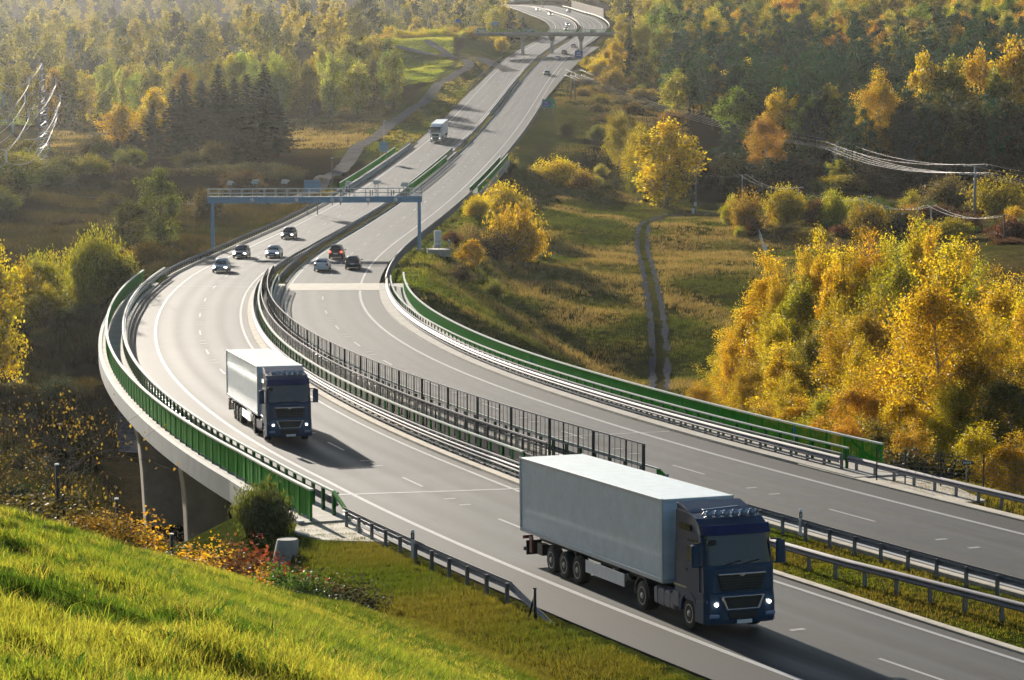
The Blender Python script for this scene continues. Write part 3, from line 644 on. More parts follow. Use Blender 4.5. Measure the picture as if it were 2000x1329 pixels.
# ------------------------------------------------------------------ gantry
def gantry():
    a, b = rp(True, 224.5, -8.2), rp(False, 225.5, 8.2); a.z -= .3; b.z -= .3
    d = b - a; L = math.hypot(d.x, d.y); ang = math.atan2(d.y, d.x); dzl = d.z / L
    t = thing('toll_gantry', 'blue-grey toll gantry with railing and cameras spanning the motorway', 'gantry', a, ang)
    def zz(x): return x * dzl
    H = 6.35
    for x in (0.25, L - .25):
        MB().box((x, 0, zz(x) + H / 2), (.42, .5, H)).build('leg', M['gblue'], t, bevel=.03)
        MB().box((x, 0, zz(x) + .05), (.9, .9, .5)).build('base_plate', M['concrete'], t)
    mb = MB(); n = 16
    for y in (-.75, .75):
        mb.bar((-.3, y, H + .06), (L + .1, y, H + .06 + zz(L)), .12, .14); mb.bar((-.3, y, H + .72), (L + .1, y, H + .72 + zz(L)), .12, .1)
        for k in range(25):
            x = -.2 + (L + .2) * k / 24; mb.bar((x, y, H + .06 + zz(x)), (x, y, H + .75 + zz(x)), .1, .1)
    mb.build('beam', M['gblue'], t)
    MB().add([(-.3, -.72, H + .1), (L + .1, -.72, H + .1 + zz(L)), (L + .1, -.72, H + .7 + zz(L)), (-.3, -.72, H + .7)], [(0, 1, 2, 3)]).add([(-.3, .72, H + .1), (L + .1, .72, H + .1 + zz(L)), (L + .1, .72, H + .7 + zz(L)), (-.3, .72, H + .7)], [(0, 1, 2, 3)]).build('web_panel', M['gblue'], t)
    MB().box((L / 2 - .1, 0, H + .76 + zz(L) / 2), (L + .3, 1.3, .04)).build('catwalk', M['gdark'], t)
    mb = MB()
    for y in (-.78, .78):
        for h in (1.25, 1.8): mb.bar((-.3, y, H + h), (L + .1, y, H + h + zz(L)), .06)
        for k in range(20):
            x = -.28 + (L + .36) * k / 19; mb.bar((x, y, H + .72 + zz(x)), (x, y, H + 1.8 + zz(x)), .06)
    mb.build('handrail', M['cab'], t)
    for fx, h, w in ((.095, 2.6, .55), (.215, 2.75, .7), (.355, 2.75, .7), (.655, 2.5, .55), (.79, 2.6, .6), (.925, 2.3, .9)):
        x = L * fx; mb = MB()
        for q in (-.2, .2): mb.bar((x + q, -.5, H + .75 + zz(x)), (x + q, -.5, H + h + zz(x)), .07)
        mb.build('camera_mast', M['galvd'], t)
        mb = MB().box((x, -.55, H + h + zz(x)), (w, .5, .55)); mb.box((x + w * .7, -.6, H + h + .1 + zz(x)), (.25, .6, .22)); mb.box((x - w * .55, -.6, H + h - .1 + zz(x)), (.14, .5, .3)); mb.build('camera_box', M['cab'], t, bevel=.04)
    for fx in (.2, .41, .58, .62, .75, .88):
        x = L * fx; MB().cyl((x, -.9, H + .35 + zz(x)), .28, .35, 'y', 10).build('antenna_dome', M['white'], t, True)
        MB().box((x, -.85, H - .12 + zz(x)), (.12, .12, .35)).build('antenna_bracket', M['gdark'], t)
    for fx in (.05, .12, .36, .44, .62, .76, .86, .93):
        x = L * fx; MB().box((x, -.72, H + 1.2 + zz(x)), (.12, .1, .8)).box((x + .3, -.72, H + 1.25 + zz(x)), (.12, .1, .7)).build('sensor_bar', M['galv'], t)
gantry()
g = rp(False, 227.5, 10.2); g.z = gz(g.x, g.y)
t = thing('control_cabinet', 'pale control cabinet behind the right gantry leg', 'cabinet', g, .1)
MB().box((0, 0, .1), (1.2, 1.0, .8)).build('plinth', M['concrete'], t); MB().box((0, 0, 1.5), (.9, .7, 2.0)).build('housing', M['cab'], t, bevel=.03)
MB().box((0, -.36, 1.5), (.78, .02, 1.8)).build('door', M['cab'], t); MB().box((.3, -.385, 1.5), (.05, .03, .2)).build('handle', M['dark'], [c for c in t.children if c.name.startswith('door')][0])
g = rp(False, 222.5, 10.6); g.z = gz(g.x, g.y) - .1
t = thing('service_platform', 'small railed concrete service platform at the foot of the right gantry leg', 'platform', g, .1)
MB().box((0, 0, .25), (3.0, 3.2, .9)).build('slab', M['concrete'], t)
mb = MB()
for x, y in ((-1.4, -1.5), (0, -1.5), (1.4, -1.5), (1.4, 0), (1.4, 1.5)): mb.bar((x, y, .7), (x, y, 1.8), .06)
for h in (1.25, 1.8): mb.bar((-1.4, -1.5, h), (1.4, -1.5, h), .06); mb.bar((1.4, -1.5, h), (1.4, 1.5, h), .06)
mb.build('handrail', M['gdark'], t)
# ------------------------------------------------------------------ signs
def board(label, cat, p, w, h, hb, mat, rz=0, back=False, deco=None, name='road_sign'):
    t = thing(name, label, cat, p, rz)
    MB().box((0, 0, hb + h / 2), (w, .06, h)).build('panel', mat, t, bevel=.02)
    for x in ((-w * .32, w * .32) if name != 'marker_sign' else ()): MB().box((x, .12, (hb + h * .9) / 2 - .3), (.14, .14, hb + h * .9 + .6)).build('post', M['galvd'], t)
    if name == 'marker_sign': MB().bar((0, .05, -.4), (0, .05, hb + h), .05).build('post', M['galvd'], t)
    if deco:
        for nm, m, bx in deco:
            mb = MB()
            for (x, z, a, b, *r_) in bx:
                if r_: mb.bar((x, -.045, z), (x + a, -.045, z + b), r_[0], .02)
                else: mb.box((x, -.04, z), (a, .02, b))
            mb.build(nm, m, t)
    if back:
        mb = MB()
        for z in (hb + h * .25, hb + h * .75): mb.box((0, -.05, z), (w * .96, .05, .09))
        mb.build('stiffener', M['galvd'], t)
    return t
p = gp(1071, 664); r = rp(False, 606, 9.0); g = Vector((xu(1071, 650), 650, gz(xu(1071, 650), 650)))
board('green exit sign with a blue destination panel and white arrow on the right verge', 'road sign', g, 3.3, 2.3, max(.3, wpt(1071, 212, 650).z - g.z), M['signg'], 0, False, [
    ('exit_plate', M['signg'], [(0.1, max(.3, wpt(1071, 212, 650).z - g.z) + 2.55, 1.4, .5)]),
    ('blue_panel', M['signb'], [(-.55, max(.3, wpt(1071, 212, 650).z - g.z) + 1.1, 1.8, 1.5)]),
    ('lettering', M['signw'], [(-.95 + .18 * k, max(.3, wpt(1071, 212, 650).z - g.z) + 1.4 + .03 * (k % 2), .1, .3) for k in range(5)] + [(-1.15 + .17 * k, max(.3, wpt(1071, 212, 650).z - g.z) + .75, .1, .2 + .06 * (k % 3)) for k in range(8)]),
    ('arrow', M['signw'], [(.75, max(.3, wpt(1071, 212, 650).z - g.z) + .4, .6, .55, .14), (1.35, max(.3, wpt(1071, 212, 650).z - g.z) + .95, -.4, 0, .14), (1.35, max(.3, wpt(1071, 212, 650).z - g.z) + .95, 0, -.4, .14)])])
Y = 840; x = xu(1129, Y); g = Vector((x, Y, gz(x, Y))); hb = max(.3, wpt(1129, 113, Y).z - g.z)
board('blue direction sign on the right verge near the overpass', 'road sign', g, 2.6, 2.3, hb, M['signb'], 0, False, [('lettering', M['signw'], [(-.6 + .22 * k, hb + 1.5, .12, .25) for k in range(6)] + [(-.7 + .22 * k, hb + .8, .12, .22) for k in range(7)]), ('exit_plate', M['signg'], [(-.3, hb + 2.5, .9, .35)])])
for u, v, Y, w, h, lab in ((612, 374, 400, 2.5, 1.75, 'grey back of a large direction sign standing behind the gantry'), (751, 296, 520, 1.75, 1.9, 'grey back of a square sign on the left verge before the small bridge'), (967, 50, 905, 2.2, 1.2, 'pale sign at the far end of the left verge beyond the overpass'), (896, 45, 1000, 1.9, 1.4, 'small blue sign among the hazy trees left of the overpass'), (395, 388, 440, .8, .45, 'tiny white plate beside the lower road left of the gantry')):
    x = xu(u, Y); g = Vector((x, Y, gz(x, Y))); hb = max(.4, wpt(u, v, Y).z - g.z)
    board(lab, 'road sign', g, w, h, hb, M['signb'] if 'blue' in lab else M['signw'] if 'white' in lab else M['gblue'], 0, 'back' in lab)
Y = 121; x = xu(1893, Y); g = Vector((x, Y, gz(x, Y))); hb = wpt(1893, 908, Y).z - g.z
t = board('small dark marker plate on a thin post by the wire fence at right', 'marker sign', g, .5, .2, hb, M['black'], 0, False, [('lettering', M['signw'], [(-.16 + .08 * k, hb + .1, .04, .09) for k in range(5)])], 'marker_sign')
# delineators
def delin(label, p, blue=False):
    t = thing('delineator', label, 'delineator', p)
    if blue:
        MB().box((0, 0, .55), (.1, .06, .45)).build('body', M['signb'], t, bevel=.02); MB().box((0, 0, .15), (.06, .04, .4)).build('stem', M['galvd'], t)
    else:
        MB().box((0, 0, .5), (.13, .1, 1.1)).build('body', M['signw'], t, bevel=.03); MB().box((0, 0, .82), (.14, .11, .24)).build('band', M['black'], t); MB().box((0.0, -.06, .82), (.05, .02, .13)).build('reflector', M['signw'], t)
delin('white and black delineator above the near guardrail at the grass verge', rp(True, -5.5, -6.72, .12)); delin('white and black delineator on the guardrail right of the front lorry', rp(False, -4.2, -4.98, .12))
delin('small blue marker in front of the green parapet at the middle of the viaduct', rp(False, 67, 7.2, .6), True); delin('small blue marker near the end of the green barred parapet', rp(False, 21.5, 8.2, .5), True)
delin('small blue marker on the inner railing above the front trailer', rp(True, 19.5, 5.7, .35), True); delin('small blue marker at the end of the tall mesh screen', rp(False, 8.0, -5.1, .35), True)
# ------------------------------------------------------------------ overpass
def overpass():
    Y = 873; za = wpt(1000, 66, Y).z; xs = (xu(925, Y), xu(1215, Y))
    t = thing('overpass', 'pale road bridge on hammerhead columns crossing the far motorway', 'bridge', (xs[0], Y, za - 5))
    o = (xs[0], Y, za - 5); Lx = xs[1] - xs[0]
    MB().box((Lx / 2, 0, 5.0), (Lx, 8, .75)).build('deck', M['fascia'], t); MB().box((Lx / 2, 0, 4.4), (Lx - 3, 5, .5)).build('girder', M['fascia'], t)
    mb = MB()
    for y in (-3.9, 3.9):
        for h in (5.85, 6.45): mb.bar((0, y, h), (Lx, y, h), .07)
        for k in range(40): mb.bar((Lx * k / 39, y, 5.3), (Lx * k / 39, y, 6.45), .06)
    mb.build('railing', M['green'], t)
    for u in (1021, 1077, 1133):
        x = xu(u, Y); g = gz(x, Y) - .5
        mb = MB(); pr = [(g, .55), (za - 2.6, .55), (za - 1.6, 1.0), (za - .9, 1.15)]
        mb.sweep([[(x - o[0] + a * w, b * w * 1.3, z - o[2]) for a, b in ((-1, -1), (1, -1), (1, 1), (-1, 1))] for z, w in pr], True, True); mb.build('column', M['fascia'], t)
overpass()
Y = 1335; t = thing('overpass', 'hazy second road bridge at the very top edge beyond the bend', 'bridge', (xu(1000, Y), Y, 42.0))
MB().bar((0, 0, .6), (95, 30, 5.5), 7, 1.4).build('deck', M['fascia'], t); MB().box((62, 19, -2), (9, 8, 9)).build('abutment', M['concrete'], t)
t = barrier('noise_barrier', 'reddish noise barrier along the right of the far bend', 'barrier', False, 985, 1130, 9.5, [('panel', M['pier'], rect(-.08, .08, -.3, 3.4))], [(4, .2, .2, 3.6, M['cab'], -.2, -.15)])
# ------------------------------------------------------------------ minor roads draped on the ground
def drape(name, label, pts, w, mat, h=.1, ruts=None, kind='structure'):
    P = np.array(pts, float); d = np.concatenate([[0], np.cumsum(np.linalg.norm(np.diff(P, axis=0), axis=1))])
    n = int(d[-1] / 2.5) + 2; q = np.linspace(0, d[-1], n)
    k = np.array([1, 2, 3, 2, 1.]) / 9
    c = np.stack([np.interp(q, d, P[:, i]) for i in (0, 1)], 1)
    for _ in range(6):
        pad = np.concatenate([np.repeat(c[:1], 2, 0), c, np.repeat(c[-1:], 2, 0)]); c = np.stack([np.convolve(pad[:, i], k, 'valid') for i in (0, 1)], 1)
    tg = np.gradient(c, axis=0); tg /= np.linalg.norm(tg, axis=1)[:, None]; nrm = np.stack([tg[:, 1], -tg[:, 0]], 1)
    pieces = []
    for a, b in (ruts or [(-w / 2, w / 2)]):
        zc = np.max([groundv((c + nrm * o)[:, 0], (c + nrm * o)[:, 1]) for o in (a, (a + b) / 2, b)], 0); zc = np.convolve(np.pad(zc, 2, 'edge'), k, 'valid')
        os_ = np.linspace(a, b, 5 if not ruts else 3); cols = []
        for o in os_:
            xy = c + nrm * (o + (.12 if ruts else .05) * (np.sin(q * .7 + a * 2 + o * 3) + .6 * np.sin(q * 1.9 + o * 5))[:, None]); cols.append(np.column_stack([xy, zc + h]))
        V = np.stack(cols, 1); ix = np.arange(V.shape[0] * V.shape[1]).reshape(V.shape[:2])
        uv = np.stack([np.broadcast_to(os_, V.shape[:2]), np.broadcast_to(q[:, None], V.shape[:2])], -1).reshape(-1, 2)
        pieces.append((V.reshape(-1, 3), np.stack([ix[:-1, :-1], ix[:-1, 1:], ix[1:, 1:], ix[1:, :-1]], -1).reshape(-1, 4), uv))
    return sheet(name, mat, pieces, label, kind)
def UY(*q): return [(xu(u, Y), Y) for u, Y in q]
drape('access_road', 'old grey access road running beside the motorway at left', UY((560, 420), (600, 445), (632, 470), (700, 552), (760, 612), (812, 668), (838, 710), (858, 748), (889, 780), (921, 803), (912, 825), (880, 850), (830, 880)), 3.2, M['lane2'], .3)
drape('side_road', 'pale side road joining the motorway from the left below the overpass', UY((560, 900), (700, 890), (760, 872), (860, 850), (940, 838), (985, 815), (1000, 795)), 5.5, M['lane2'], .25)
drape('lower_road', 'narrow grey road crossing the dark valley below the conifers', UY((-120, 428), (0, 432), (60, 438), (140, 443), (230, 446), (330, 452), (420, 456), (520, 458), (640, 452), (760, 440)), 3.4, M['lane2'], .16)
drape('dirt_track', 'two gravel ruts of a dirt track curving over the dry meadow', UY((1395, 500), (1340, 488), (1290, 470), (1262, 445), (1252, 420), (1255, 395), (1266, 360), (1280, 325), (1288, 300), (1290, 280), (1288, 255), (1280, 225), (1262, 190)), 2.6, M['gravel'], .05, [(-1.2, -.5), (.45, 1.2)])
# stone pitching of the far abutment, concrete pads
mb = MB(); q = []
for a in np.linspace(0, 1, 8):
    for b in np.linspace(0, 1, 6):
        x = xu(228 + 80 * b, 232 - 24 * a); y = 232 - 24 * a; q.append((x, y, gz(x, y) + .15))
mb.add(q, [(i * 6 + j, i * 6 + j + 1, (i + 1) * 6 + j + 1, (i + 1) * 6 + j) for i in range(7) for j in range(5)])
tag(mb.build('stone_pitching', M['cobble']), 'blue-grey stone pitching on the slope under the viaduct', None, None, 'structure')
c = rp(True, 3.0, -7.3); mb = MB(); hd = heading(True, 2)
V = [rp(True, s, o, .05) for s, o in ((6, -8.3), (6, -6.2), (-1.2, -6.3), (.5, -8.6), (3, -9.2))]; V2 = [v - Vector((0, 0, .6)) for v in V]
mb.add(V + V2, [(0, 1, 2, 3, 4), (0, 5, 6, 1), (1, 6, 7, 2), (2, 7, 8, 3), (3, 8, 9, 4), (4, 9, 5, 0)])
tag(mb.build('concrete_pad', M['strip']), 'pale concrete pad at the near end of the viaduct walkway', None, None, 'structure')
V = [rp(False, s, o, .06) for s, o in ((10, 5.9), (10, 8.8), (5, 8.6), (1, 7.6), (1, 6.4))]; V2 = [v - Vector((0, 0, .6)) for v in V]
tag(MB().add(V + V2, [(0, 1, 2, 3, 4), (0, 5, 6, 1), (1, 6, 7, 2), (2, 7, 8, 3), (3, 8, 9, 4), (4, 9, 5, 0)]).build('concrete_pad', M['strip']), 'pale concrete pad behind the guardrail beside the green parapet end', None, None, 'structure')
g = gp(556, 99); g.z = max(g.z, wpt(556, 1066, 99).z) - .2
t = thing('concrete_ring', 'pale concrete manhole ring in the grass below the broom bush', 'manhole ring', g)
mb = MB(); n = 20
pr = [(.52, -.5), (.42, .44), (.37, .47), (.34, .44), (.34, .1)]
mb.sweep([[(r_ * math.cos(2 * math.pi * k / n) + z * .12, r_ * math.sin(2 * math.pi * k / n), z) for k in range(n)] for r_, z in pr], True, False); mb.build('ring', M['concrete'], t, True)
MB().cyl((.05, 0, .43), .35, .05, 'z', 20).build('cover', M['concrete'], t)
# ------------------------------------------------------------------ poles, pylons and wires
def wire(name, label, pts, sag, r, group, cat='power cable', mat=None):
    Q = []
    for (a, b, sg) in zip(pts[:-1], pts[1:], sag):
        a, b = Vector(a), Vector(b)
        for k in range(15 if b is not pts[-1] else 16):
            t_ = k / 15; p = a.lerp(b, t_); p.z -= 4 * sg * t_ * (1 - t_); Q.append(p)
    Q.append(Vector(pts[-1])); o = MB().tube(Q, r, 4).build(name, mat or M['wire'], None, True); tag(o, label, cat, group); return o
def hpole(label, u, Y, vtop, lattice=False, two=False):
    g = gp(u, Y, -.2); H = wpt(u, vtop, Y).z - g.z; t = thing('power_pole', label, 'power pole', g)
    if lattice:
        mb = MB()
        for a, b in ((-1, -1), (1, -1), (1, 1), (-1, 1)): mb.bar((a * .35, b * .35, 0), (a * .18, b * .18, H), .09)
        for k in range(14):
            z = H * k / 14; w = .35 - .17 * k / 14; s_ = 1 if k % 2 else -1
            for b in (-1, 1): mb.bar((-s_ * w, b * w, z), (s_ * w, b * w, z + H / 14), .07); mb.bar((b * w, -s_ * w, z), (b * w, s_ * w, z + H / 14), .07)
        mb.build('mast', M['galvd'], t)
    elif two:
        for x in (-.55, .55): MB().tube([(x, 0, 0), (x * .8, 0, H)], [.2, .15], 8).build('mast', M['wood'], t, True)
    else: MB().tube([(0, 0, 0), (0, 0, H)], [.27, .19], 10).build('mast', M['polec'], t, True)
    arms = []
    for h, w in ((H - .1, 1.9), (H - 1.5, 2.2)):
        MB().box((0, 0, h), (2 * w, .14, .14)).build('crossarm', M['galvd'], t)
        for x in ((-w, w) if h > H - 1 else (-w, 0.7, w, -.7)):
            MB().cyl((x, 0, h + .2), .09, .3, 'z', 6).build('insulator', M['cab'], t); arms.append(g + Vector((x, 0, h + .35)))
    return arms
A_ = hpole('twin-masted timber power pole beside the far end of the exit lane', 1118, 690, 138, two=True)
B_ = hpole('lattice power pole rising from the yellow scrub below the forest', 1628, 560, 280, lattice=True)
C_ = hpole('thick concrete power pole at the right above the birch grove', 1899, 430, 324)
D_ = [p + Vector((26, -52, -3.0)) for p in C_]
for i in range(6): wire('power_cable', 'bright overhead cable sagging across the right hillside between the power poles', [A_[i], B_[i], C_[i], D_[i]], [2.2, 1.6, .8], .019, 'cables of the right power line')
SP = []
for u, Y, v, lab in ((1357, 488, 326, 'first small line pole, with white boxes at its foot at the forest edge'), (1447, 470, 341, 'small line pole behind the round reddish bush'), (1556, 445, 366, 'small line pole right of the shaggy yellow bush'), (1680, 425, 388, 'small line pole among the yellow bushes below the lattice mast'), (1815, 402, 402, 'small line pole behind the tall birch tip'), (1957, 372, 420, 'last small line pole near the right edge of the picture')):
    g = gp(u, Y, -.2); H = max(3.5, wpt(u, v, Y).z - g.z); t = thing('line_pole', lab, 'utility pole', g)
    MB().tube([(0, 0, 0), (0, 0, H)], [.16, .11], 8).build('mast', M['polec'] if u != 1957 else M['wood'], t, True); MB().box((0, 0, H - .1), (1.3, .1, .1)).build('crossarm', M['galvd'], t); SP.append(g + Vector((0, 0, H)))
    if u == 1357: MB().box((-.1, -.3, 2.1), (.5, .3, .7)).box((-.5, -.2, .7), (.5, .4, 1.2)).build('junction_box', M['cab'], t)
for k in (-.6, .6): wire('line_cable', 'thin slack cable strung along the small poles over the scrub', [p + Vector((k, 0, .05)) for p in SP], [1.2] * 5, .016, 'cables of the small pole line')
for u, Y, v, lab in ((651, 455, 309, 'thin dark pole between the access road and the motorway'), (606, 640, 209, 'lone pole in the dry meadow left of the access road'), (1060, 1250, 8, 'slim lamp post at the far bend of the motorway')):
    g = gp(u, Y, -.2); H = max(3, wpt(u, v, Y).z - g.z); t = thing('utility_pole', lab, 'utility pole', g)
    MB().tube([(0, 0, 0), (0, 0, H)], [.14, .1], 8).build('mast', M['wood'], t, True); MB().box((0, 0, H), (.5, .2, .15)).build('cap', M['cab'], t)
g = rp(True, 432, -9.2); g.z = gz(g.x, g.y) - .2; H = wpt(737, 237, g.y).z - g.z
t = thing('camera_pole', 'tall slim pole with a pale box on the left verge by the small bridge', 'camera pole', g)
MB().tube([(0, 0, 0), (0, 0, H)], [.11, .07], 8).build('mast', M['galv'], t, True); MB().box((0, -.25, 1.7), (.75, .5, 1.0)).build('box', M['cab'], t, bevel=.03); MB().box((.2, 0, H), (.6, .25, .25)).build('camera', M['cab'], t)
def pylon(label, x, y, H, levels, rz=0, bw=1.3):
    g = Vector((x, y, gz(x, y) - .3)); t = thing('pylon', label, 'pylon', g, rz); mb = MB(); n = 18
    w = lambda z: bw * (1 - z / H) + .22
    for a, b in ((-1, -1), (1, -1), (1, 1), (-1, 1)): mb.bar((a * w(0), b * w(0), 0), (a * w(H), b * w(H), H), .17)
    for k in range(n):
        z0, z1 = H * k / n, H * (k + 1) / n; s_ = 1 if k % 2 else -1
        for b in (-1, 1):
            mb.bar((-s_ * w(z0), b * w(z0), z0), (s_ * w(z1), b * w(z1), z1), .1); mb.bar((b * w(z0), -s_ * w(z0), z0), (b * w(z1), s_ * w(z1), z1), .1); mb.bar((-w(z1), b * w(z1), z1), (w(z1), b * w(z1), z1), .1)
    mb.build('mast', M['galvd'], t); mb = MB()
    for k in range(1, n): z0 = H * k / n; mb.bar((-w(z0), -w(z0) - .06, z0 - .2), (w(z0), -w(z0) - .06, z0 + .25), .09, .12)
    mb.build('sunlit_bars', M['cab'], t)  # pale bars added to stand for lattice catching the sun
    tips = [g + Vector((0, 0, H))]; c, s_ = math.cos(rz), math.sin(rz)
    for h, L in levels:
        for sd in (-1, 1):
            mb = MB()
            for b in (-1, 1): mb.bar((sd * w(h), b * w(h), h), (sd * L, 0, h + .2), .1); mb.bar((sd * w(h), b * w(h), h + .9), (sd * L, 0, h + .3), .08)
            mb.build('crossarm', M['galvd'], t)
            MB().tube([(sd * L, 0, h + .1), (sd * L, 0, h - 1.3)], .12, 6).build('insulator', M['signw'], t)
            tips.append(g + Vector((c * sd * L, s_ * sd * L, h - 1.3)))
    return tips
_Y = 500; _x = xu(92, _Y); _g = gz(_x, _Y); _H = wpt(80, 121, _Y).z - _g
T1 = pylon('slender lattice pylon with its sunlit side shown as pale bars, rising at the left of the valley', _x, _Y, _H, [(_H - 2.9, 2.6), (_H - 6.2, 3.4), (_H - 9.2, 2.7)], .3, 1.0)
_x2 = xu(-28, 300); _H2 = wpt(-28, 130, 300).z - gz(_x2, 300)
T2 = pylon('nearer pylon at the left edge, only its arm tips in the picture', _x2, 300, _H2, [(_H2 - 3.0, 2.6), (_H2 - 6.2, 3.6), (_H2 - 9.6, 2.8)], .3)
for i in range(7): wire('transmission_wire', 'pale transmission wire sagging between the two pylons at left', [T1[i], T2[i]], [3.2], .034, 'wires between the left pylons')
for i in range(7): wire('transmission_wire', 'pale transmission wire running off the left edge below the nearer pylon', [T2[i], T2[i] + Vector((-12, -110, -4))], [5], .03, 'wires leaving the left picture edge')
for i in (1, 2, 4, 6): wire('transmission_wire', 'pale transmission wire hanging steeply from the lattice pylon into the scrub', [T1[i], T1[i] + Vector((-8.5, -70, -13))], [6.0], .03, 'wires hanging from the lattice pylon')
_x3 = xu(147, 780); _H3 = wpt(147, 55, 780).z - gz(_x3, 780)
pylon('hazy far pylon in front of the distant wooded hillside at left', _x3, 780, _H3, [(_H3 - 1.5, 4.0)], 0, 1.8)
_x4 = xu(730, 1050); pylon('faint pylon among the hazy trees left of the overpass', _x4, 1050, 26, [(22, 3.5), (18, 3.0)], 0, 1.5)
# ------------------------------------------------------------------ fences
def fpost(label, u, vb, vt, Y, lean=0, brace=False):
    g = gp(u, Y, -.4); zt = wpt(u, vt, Y).z; t = thing('fence_post', label, 'fence post', g)
    MB().tube([(0, 0, 0), (lean, 0, zt - g.z)], .055, 8).build('shaft', M['dark'], t, True); MB().cyl((lean, 0, zt - g.z + .01), .065, .04, 'z', 8).build('cap', M['signw'] if not brace else M['dark'], t)
    if brace: MB().tube([(-.25, .6, .3), (lean, 0, (zt - g.z) * .85)], .04, 6).build('brace', M['dark'], t)
fpost('tall dark green fence post by the bare-branched tree', 110, 1030, 908, 72, -.05); fpost('dark fence post left of the yellow saplings', 228, 1075, 975, 74, -.08); fpost('dark fence post among the yellow saplings', 330, 1105, 1044, 77, 0)
fpost('braced dark fence post beside the end of the near guardrail', 1046, 1265, 1150, 84, -.02, True); fpost('short stub post on the grass verge left of the braced post', 999, 1245, 1220, 86)
t = thing('wire_fence', 'sagging wire fence between thin posts right of the green parapet end', 'fence', gp(1720, 122)); P0 = Vector(t.location); us = (1716, 1772, 1842, 1926, 2010)
pp = [gp(u, 122 - i) for i, u in enumerate(us)]
for i, p in enumerate(pp): MB().tube([p - P0, p - P0 + Vector((0, 0, 1.75))], .035, 6).build('post', M['dark'], t)
mb = MB()
for k in range(8):
    for a, b in zip(pp[:-1], pp[1:]): mb.tube([a - P0 + Vector((0, 0, .2 + k * .2)), (a + b) / 2 - P0 + Vector((0, 0, .17 + k * .2)), b - P0 + Vector((0, 0, .2 + k * .2))], .008, 4)
mb.build('wires', M['galv'], t)
t = thing('picket_fence', 'short run of pale fence stakes at the edge of the dry meadow', 'fence', gp(1466, 436)); P0 = Vector(t.location)
for k in range(15):
    p = gp(1466 + 30 * k / 14, 436 - 46 * k / 14) - P0; MB().box((p.x, p.y, p.z + .7), (.1, .1, 1.5)).build('stake', M['cab'], t)
# ------------------------------------------------------------------ vehicles
def pose(o, left, s, off_, away=False, yaw=0.0, h=0.012):
    """stand a vehicle (nose along its own -Y) on the carriageway"""
    a, b = rp(left, s + 4, off_), rp(left, s - 6, off_); p = rp(left, s, off_, h)
    fw = (b - a).normalized() * (-1 if away else 1)
    if yaw: fw = Matrix.Rotation(yaw, 3, 'Z') @ fw
    rt = Vector((-fw.y, fw.x, 0)).normalized(); up = rt.cross(-fw).normalized()
    if up.z < 0: up = -up
    o.matrix_world = Matrix(((rt.x, -fw.x, up.x, p.x), (rt.y, -fw.y, up.y, p.y), (rt.z, -fw.z, up.z, p.z), (0, 0, 0, 1)))
def wheel(t, x, y, r, w, rimr, tyre=None, rim=None):
    ty = MB(); n = 22; sx = 1 if x > 0 else -1
    pr = [(-w / 2, rimr), (-w / 2, r * .9), (-w / 2 * .85, r * .985), (0, r), (w / 2 * .85, r * .985), (w / 2, r * .9), (w / 2, rimr)]
    ty.sweep([[(x + a, y + q * math.cos(2 * math.pi * k / n), r + q * math.sin(2 * math.pi * k / n)) for k in range(n)] for a, q in pr], True, True)
    wo = ty.build('wheel', M['rubber'], t, True)
    rm = MB(); xo = x + sx * (w / 2 - .02); d = .06 if r > .4 else .03
    rm.sweep([[(xo + sx * a, y + q * math.cos(2 * math.pi * k / n), r + q * math.sin(2 * math.pi * k / n)) for k in range(n)] for a, q in ((.03, rimr * 1.04), (.035, rimr * .95), (-d, rimr * .8), (-d, rimr * .45), (d * .7, rimr * .36), (d * .9, 0.01))], True, False)
    for k in range(8):
        a = 2 * math.pi * k / 8; rm.cyl((xo - sx * d * .6, y + rimr * .62 * math.cos(a), r + rimr * .62 * math.sin(a)), rimr * .08, .06, 'x', 6)
    rm.build('rim', rim or M['rim'], wo, True)
def loft(secs, mat, name, t, bevel=.03, smooth=True):
    o = MB().sweep(secs, True, True).build(name, mat, t, False, bevel)
    return o
